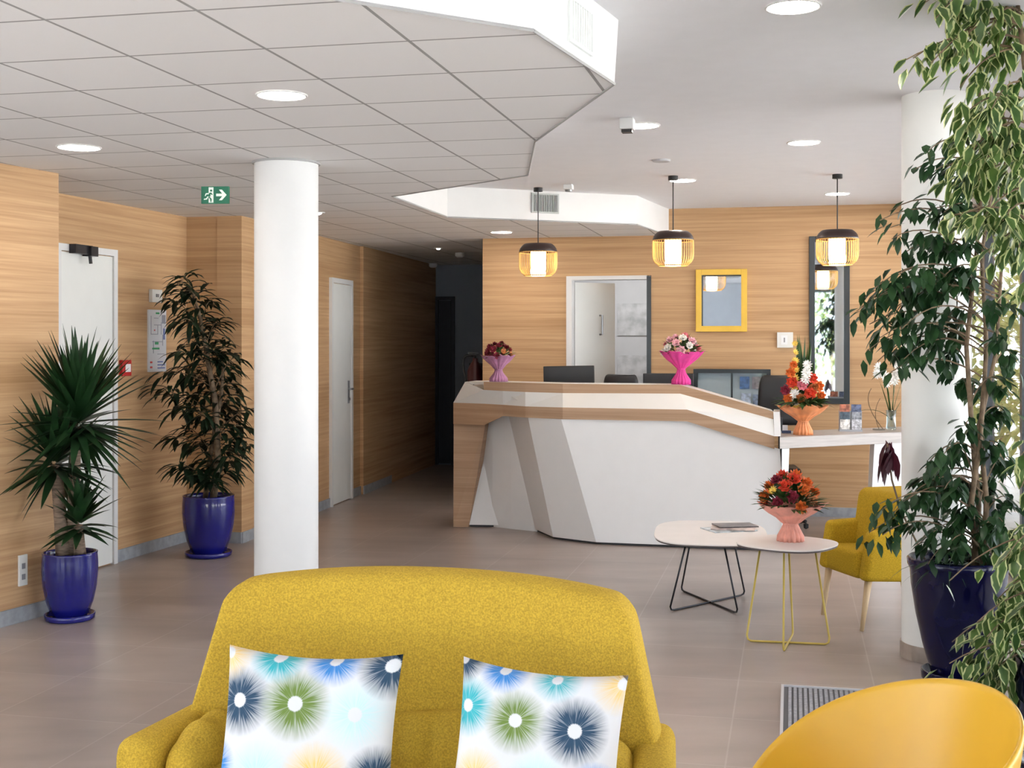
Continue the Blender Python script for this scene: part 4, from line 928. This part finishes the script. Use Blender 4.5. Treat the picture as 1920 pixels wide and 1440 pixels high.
tops = [PZ(1286, 1022, z-.02), PZ(1296, 1008, z-.02), PZ(1357, 1020, z-.02), PZ(1374, 1008, z-.02)]
cen = Vector((cx.x, (feet[0].y+feet[3].y)/2+.05, 0))
cen = Vector((W(1332, cy).x, cy, 0))
table('coffee_table', 'low white rounded coffee table on thin black wire legs', cen, 104/F*cy, (pf.y-pn.y)/2, z, -.15, TABLEW, BLKMETAL, feet, tops, 3.2, mat('table_edge_dark', (.10, .08, .08), .5))
z2 = .50; pn, pf = PZ(1470, 1033, z2), PZ(1470, 1002, z2); cy2 = (pn.y+pf.y)/2; cen2 = Vector((W(1476, cy2).x, cy2, 0))
feet = [PZ(1399, 1203, 0), PZ(1469, 1223, 0), PZ(1487, 1190, 0), PZ(1557, 1210, 0)]
tops = [PZ(1426, 1024, z2-.02), PZ(1470, 1033, z2-.02), PZ(1478, 1012, z2-.02), PZ(1527, 1024, z2-.02)]
table('coffee_table', 'taller white-topped coffee table on thin yellow wire legs', cen2, 92/F*cy2*.95, 92/F*cy2*.95, z2, PI/4+.12, TABLEW, YMETAL, feet, tops, 2.7, mat('table_edge_dark', (0, 0, 0)))
b = PZ(1482, 1014, z2); bo = bouquet('flower_bouquet', 'orange bouquet in salmon wrap standing on the yellow-legged coffee table', b, .34, .40, .19, wrapm('salmon', (.82, .36, .28)), [(FO, 9, .044, 0), (FORD, 4, .036, 1), (FPK, 1, .040, 0), (FR, 5, .042, 0), (FRD, 3, .038, 0), (FYE, 2, .024, 1)], 15, baseR=.066, neck=.036, greens=190)
# magazines
mg = PZ(1376, 996, z); mgs = [((.0, .0, 0), .28, .2, .3, (.55, .60, .64)), ((.03, .02, .007), .26, .19, -.2, (.62, .50, .47)), ((.05, .07, .014), .24, .17, .15, (.10, .09, .10))]
for k, (o3, w_, h_, rz, cm) in enumerate(mgs):
    o = MB().box((-w_/2, -h_/2, 0), (w_/2, h_/2, .006)).build('magazine', mat('magazine%d' % k, cm, .3, noise=.55, nscale=14), loc=(mg.x+o3[0]-.02, mg.y+o3[1]+.06, z+o3[2])); o.rotation_euler = (0, 0, rz)
    tag(o, ['pale blue-grey magazine lying lowest on black-legged coffee table', 'pinkish magazine in the middle of the coffee table pile', 'dark-covered magazine on top of the coffee table pile'][k], 'magazine', 'magazines on the coffee table')

# ================================================================== MUSTARD ARMCHAIR BEYOND
ac = PZ(1565, 1182, 0)                  # front foot nearest the camera
fdir = Vector((-.965, -.26, 0)).normalized(); sdir = Vector((-fdir.y, fdir.x, 0))     # facing left; sdir towards the far side... 
if sdir.y > 0: sdir = -sdir
org = W(1622, 6.72)              # chair local origin at front, near side
t = thing('armchair', 'low mustard fabric armchair with wooden legs, half behind right column', 'armchair', org, math.atan2(-fdir.y, -fdir.x))
# local x = backward (away from facing), local y = along; camera side = sdir
yl = Vector((-(-fdir).y, (-fdir).x, 0)); sgn = 1 if yl.dot(sdir) > 0 else -1     # +y local -> camera side when sgn=1
def AY(y): return -y*sgn               # y measured away from the camera side
def abox(mb, x0, x1, y0, y1, zb0, zt0, zb1, zt1, sp0=0, sp1=0):
    a, b = AY(y0), AY(y1); mb.hexa([(x0, a, zb0), (x1, a, zb1), (x1, b, zb1), (x0, b, zb0), (x0+sp0, a, zt0), (x1+sp1, a, zt1), (x1+sp1, b, zt1), (x0+sp0, b, zt0)]); return mb
abox(MB(), .0, .56, .0, .09, .27, .535, .24, .56, .045, .10).build('arm', YELC, t, bevel=.03, segs=4, smooth=True)
abox(MB(), .0, .56, .43, .52, .27, .535, .24, .56, .045, .10).build('arm', YELC, t, bevel=.03, segs=4, smooth=True)
abox(MB(), .0, .46, .09, .43, .27, .42, .25, .40, .0, .05).build('seat', YELC, t, bevel=.035, segs=4, smooth=True)
abox(MB(), .17, .50, .03, .50, .26, .72, .24, .72, .07, .10).build('backrest', YELC, t, bevel=.05, segs=5, smooth=True)
for (x, y) in ((.05, .05), (.05, .47), (.50, .06), (.50, .46)):
    dx = -.04 if x < .3 else .05; MB().tube([(x, AY(y), .27), (x+dx, AY(y), 0)], [.021, .011], 10).build('leg', PALEWOOD, t, smooth=True)
# chrome ball beside the chair seen through leaves
cb_ = pz(1674, 968, 7.4); 
# ================================================================== YELLOW SOFA
sl = W(476, 3.62); sr = W(1182, 3.37)
so = (sl+sr)/2; sdn = (sr-sl); ang_s = math.atan2(sdn.y, sdn.x)
t = thing('loveseat_sofa', 'mustard yellow fabric two-seat sofa with a high rounded back', 'sofa', (so.x, so.y, 0), ang_s)
BWd = sdn.length/2                      # half width of the back near its top
def halfw(z): return BWd+.012+(.90-z)*.245
def ztop(x): 
    s = min(1, abs(x)/BWd); return .925-.035*s**2-.045*max(0, (s-.92)/.08)**2.0
def backpt(s, q, yo):
    # s -1..1 across, q 0..1 height
    z0 = .30; zt = ztop(s*BWd); z = z0+(zt-z0)*q; x = s*halfw(z); y = -.10*abs(s)**3*(1 if yo < 0 else 1)+yo
    y += -(1-q)*.10+(.02 if yo > 0 else 0)
    return Vector((x, y, z))
m = MB(); nu, nv = 61, 15
def bf(i, j):
    s = -1+2*i; return backpt(s, j, -.065-.012*math.cos(s*1.5))
def bb(i, j):
    s = -1+2*i; return backpt(s, j, .065)
m.grid(bf, nu, nv); nb = len(m.v); m.grid(bb, nu, nv)
for i in range(nu-1): m.f.append(((nv-1)*nu+i, (nv-1)*nu+i+1, nb+(nv-1)*nu+i+1, nb+(nv-1)*nu+i)); m.mi.append(0); m.f.append((i, i+1, nb+i+1, nb+i)); m.mi.append(0)
for j in range(nv-1):
    for e in (0, nu-1): m.f.append((j*nu+e, (j+1)*nu+e, nb+(j+1)*nu+e, nb+j*nu+e)); m.mi.append(0)
m.build('backrest', YEL, t, smooth=True, sub=1, bevel=.0)
# lower lumbar pad with pleats
def lum(i, j):
    s = -1+2*i; x = s*.46; z = .36+.21*j; e = (1-s**6)*math.sin(PI*min(1, j*.9+.08))**.5
    pl_ = .014*math.sin(x*75+math.sin(j*3)*1.5)*max(0, 1-abs(x)/.25)*(1-j*.3)
    return Vector((x, -.16-.10*(1-j)-.045*e-pl_, z+.012*math.sin(x*9)))
m = MB(); m.grid(lum, 90, 14); nb = len(m.v); m.grid(lambda i, j: Vector((lum(i, j).x, -.10, lum(i, j).z)), 90, 14)
for i in range(89): m.f.append((13*90+i, 13*90+i+1, nb+13*90+i+1, nb+13*90+i)); m.mi.append(0)
m.build('lumbar_pad', YEL, t, smooth=True)
HWo = .655
for sg in (-1, 1):
    def armf(i, j):
        # i around section, j from back to front
        y = -.02-.46*j; zt = .555-.01*j; xo = sg*(HWo-.045+.05*j); wd = .055; a = 2*PI*i
        cx_, cz_ = math.cos(a), math.sin(a); cx_ = math.copysign(abs(cx_)**.6, cx_); zz = (zt-wd)+wd*math.copysign(abs(cz_)**.9, cz_) if cz_ > 0 else (zt-wd)+cz_*(zt-wd-.18)
        ee = 1-max(0, (j-.93)/.07)**2*.35
        return Vector((xo+wd*cx_*sg*ee+(.0 if cz_ > 0 else 0), y, zz if cz_ <= 0 else (zt-wd)+(zz-zt+wd)*ee))
    m = MB(); m.grid(armf, 26, 18, closed=True); k = len(m.v)-26; m.f.append(tuple(range(k, k+26))); m.mi.append(0); m.f.append(tuple(range(25, -1, -1))); m.mi.append(0)
    ar_ = m.build('arm', YEL, t, smooth=True, sub=1)
    # inner arm pad
    def pad(i, j):
        a = 2*PI*i; y = -.16-.29*j; e = math.sin(PI*min(1, max(0, j*.96+.02)))**.28; zc = .465; 
        return Vector((sg*(.525+.02*j)+.065*e*math.cos(a), y, zc-.03*j+.115*e*math.copysign(abs(math.sin(a))**.7, math.sin(a))+.005*math.sin(y*70)))
    m = MB(); m.grid(pad, 22, 18, closed=True); k = len(m.v)-22; m.f.append(tuple(range(k, k+22))); m.mi.append(0); m.f.append(tuple(range(21, -1, -1))); m.mi.append(0)
    m.build('arm_pad', YEL, ar_, smooth=True, sub=1)
MB().box((-.62, -.66, .20), (.62, -.05, .40)).build('seat_base', YEL, t, bevel=.03, segs=4, smooth=True)
MB().box((-.56, -.68, .40), (.56, -.17, .46)).build('seat_cushion', YEL, t, bevel=.028, segs=4, smooth=True)
for x in (-.55, .55):
    for y in (-.55, -.1): MB().tube([(x, y, .21), (x*1.04, y*1.05, 0)], [.024, .014], 10).build('leg', PALEWOOD, t, smooth=True)
# patterned cushions
def cushion_mat(name, circles):
    m = bpy.data.materials.new(name); m.use_nodes = True; nt = m.node_tree; L = nt.links; b = nt.nodes['Principled BSDF']; b.inputs['Roughness'].default_value = .85; b.inputs['Specular IOR Level'].default_value = .15
    tc = nt.nodes.new('ShaderNodeTexCoord'); cur = None
    def mth(op, x, y=0.0, cl=False):
        q = nt.nodes.new('ShaderNodeMath'); q.operation = op; q.use_clamp = cl
        for i, w in enumerate((x, y)):
            if isinstance(w, (int, float)): q.inputs[i].default_value = w
            else: L.new(w, q.inputs[i])
        return q.outputs[0]
    def rng(x, a, b_, c=0, d=1):
        q = nt.nodes.new('ShaderNodeMapRange'); L.new(x, q.inputs[0])
        for i, w in enumerate((a, b_, c, d)): q.inputs[i+1].default_value = w
        return q.outputs[0]
    base = nt.nodes.new('ShaderNodeRGB'); base.outputs[0].default_value = (.70, .71, .735, 1); cur = base.outputs[0]
    for k, (u, v, R, c, st) in enumerate(circles):
        R *= 1.1
        s = nt.nodes.new('ShaderNodeVectorMath'); s.operation = 'SUBTRACT'; L.new(tc.outputs['UV'], s.inputs[0]); s.inputs[1].default_value = (u, v, 0)
        x = nt.nodes.new('ShaderNodeSeparateXYZ'); L.new(s.outputs[0], x.inputs[0])
        r = mth('SQRT', mth('ADD', mth('MULTIPLY', x.outputs[0], x.outputs[0]), mth('MULTIPLY', x.outputs[1], x.outputs[1])))
        a = mth('ARCTAN2', x.outputs[1], x.outputs[0]); n = nt.nodes.new('ShaderNodeTexNoise'); n.noise_dimensions = '2D'; n.inputs['Scale'].default_value = 1; n.inputs['Detail'].default_value = 1
        cv = nt.nodes.new('ShaderNodeCombineXYZ'); L.new(mth('MULTIPLY', a, 14), cv.inputs[0]); L.new(mth('MULTIPLY', r, 7), cv.inputs[1]); L.new(cv.outputs[0], n.inputs['Vector'])
        streak = rng(n.outputs[0], .32, .68, .62, 1.2)
        fall = rng(r, R*.38, R*1.12, 1, 0); fac = mth('MULTIPLY', mth('MULTIPLY', fall, streak), st, True)
        wob_ = mth('ADD', r, mth('MULTIPLY', n.outputs[0], .012)); ctr = rng(wob_, R*.22+.003, R*.22+.010)
        fac = mth('MULTIPLY', fac, ctr, True)
        mx = nt.nodes.new('ShaderNodeMixRGB'); L.new(fac, mx.inputs[0]); L.new(cur, mx.inputs[1]); mx.inputs[2].default_value = (*c, 1); cur = mx.outputs[0]
    L.new(cur, b.inputs['Base Color']); MATS[name] = m; return m
SLATE, GRN, TEAL, BLU, AQ, YL = (.035, .075, .13), (.16, .24, .06), (.05, .42, .48), (.06, .25, .62), (.45, .75, .78), (.80, .55, .18)
cmL = cushion_mat('cushion_print', [(.13, .29, .16, SLATE, 1.3), (.455, .29, .17, GRN, 1.2), (.79, .33, .16, AQ, .6), (.32, .02, .14, TEAL, 1.2), (.64, .02, .14, BLU, 1.2), (.96, .06, .16, SLATE, 1.3), (.02, .04, .13, YL, .8), (-.02, .64, .13, BLU, 1.3), (.27, .68, .16, AQ, .7), (.60, .66, .16, YL, .9), (.93, .66, .15, SLATE, 1.3), (.45, .98, .15, GRN, 1), (.12, .97, .15, TEAL, 1), (.8, .98, .15, SLATE, 1)])
cmR = cushion_mat('cushion_print', [(.08, .27, .15, TEAL, 1.2), (.39, .32, .16, GRN, 1.1), (.74, .34, .17, SLATE, 1.3), (.01, .01, .12, SLATE, 1.3), (.28, .02, .13, BLU, 1.2), (.60, .04, .13, TEAL, .9), (.99, .05, .16, YL, .8), (.18, .66, .15, YL, .8), (.55, .66, .16, AQ, .7), (.88, .66, .14, BLU, 1.2), (.35, .98, .15, SLATE, 1), (.75, .98, .15, GRN, 1)])
def cushion(pxc, pyt, d, size, rz, roll, m, label):
    zt = HT(pyt, d); c = W(pxc, d)
    o = thing('throw_cushion', label, 'cushion', (c.x, c.y, zt-size/2), 0, None)
    def side(sg):
        def fn(i, j):
            u, v = i*2-1, 1-j*2
            pin = 1-.10*(1-u*u)*abs(v)**3; pin2 = 1-.055*(1-v*v)*abs(u)**4
            th = .075*((1-u**4)*(1-v**4))**.5
            return Vector((u*size/2*pin2, -sg*th, v*size/2*pin))
        return fn
    mb = MB(); mb.grid(side(1), 29, 29, uv=True); mb.grid(side(-1), 29, 29, uv=True)
    q = mb.build('cover', m, o, smooth=True, fixn=True); md = q.modifiers.new('weld', 'WELD'); md.merge_threshold = .0005
    o.rotation_euler = (math.radians(-14), roll, rz); return o
cushion(577, 1222, 3.10, .445, -.12, .025, cmL, 'white cushion with blue, green and grey bursts, left on the sofa')
cushion(1006, 1252, 2.96, .400, -.22, .055, cmR, 'white cushion with teal, green and grey bursts, right on the sofa')
# ================================================================== YELLOW TUB CHAIR
tcx = Vector((.754, 2.661, 0)); t = thing('tub_chair', 'smooth yellow plastic tub chair cut off by the bottom right corner', 'chair', (tcx.x, tcx.y, 0), -1.357)
def shell(i, j):
    a = (i*2-1)*2.6; s = abs(i*2-1)         # 0 at the back
    zr = .806-.34*s**1.857; z = .41+(zr-.41)*j; R = .215+.075*j**.7
    return Vector((R*1.086*math.sin(a), R*math.cos(a), z))
m = MB(); m.grid(shell, 61, 14); m.build('shell', YPLAST, t, smooth=True, solid=.014, sub=1)
def seatf(i, j): a = 2*PI*i; r = j*.225; return Vector((r*1.08*math.sin(a), r*math.cos(a), .415+.02*j**3))
MB().grid(seatf, 40, 8, closed=True).build('seat', YPLAST, t, smooth=True, solid=.014)
for a in (45, 135, 225, 315):
    a = math.radians(a); MB().tube([(.16*math.cos(a), .16*math.sin(a), .41), (.25*math.cos(a), .25*math.sin(a), 0)], [.018, .012], 10).build('leg', PALEWOOD, t, smooth=True)

# ================================================================== OUTDOORS
MB().box((-60, -60, -.30), (60, 80, -.12)).build('ground', mat('paving', (.66, .64, .61), .8, noise=.06)); struct(bpy.data.objects['ground'])
def bush(c, rx, ry, rz, n, seed, label):
    r = random.Random(seed); m = MB()
    for i in range(n):
        d = rdir(r, -.3, 1); k = r.uniform(.75, 1)*(1+.2*math.sin(d.x*7+d.z*5+seed)); p = Vector((c.x+d.x*rx*k, c.y+d.y*ry*k, rz*.35+d.z*rz*.65*k))
        leaf(m, p, d+rdir(r)*.8, .20, .10, droop=.5, seg=2)
    o = MB(); o.tube([(c.x, c.y, -.12), (c.x, c.y, rz*.5)], .04, 8)
    t = thing('garden_bush', label, 'bush', (0, 0, 0)); m.build('foliage', HEDGE, t, fixn=False); o.build('stem', BARK, t)
bush(W(1878, 16), 1.0, 1.0, 2.5, 1300, 1, 'sunlit yellow-green bush outside seen between the window mullions')
bush(W(1985, 12.6), .8, .8, 2.0, 900, 2, 'green bush outside at the far right edge beyond the window')
bush(UV(.95, -8.5), 1.7, 1.0, 4.2, 3500, 3, 'leafy garden tree behind the camera seen mirrored in the tall mirror')
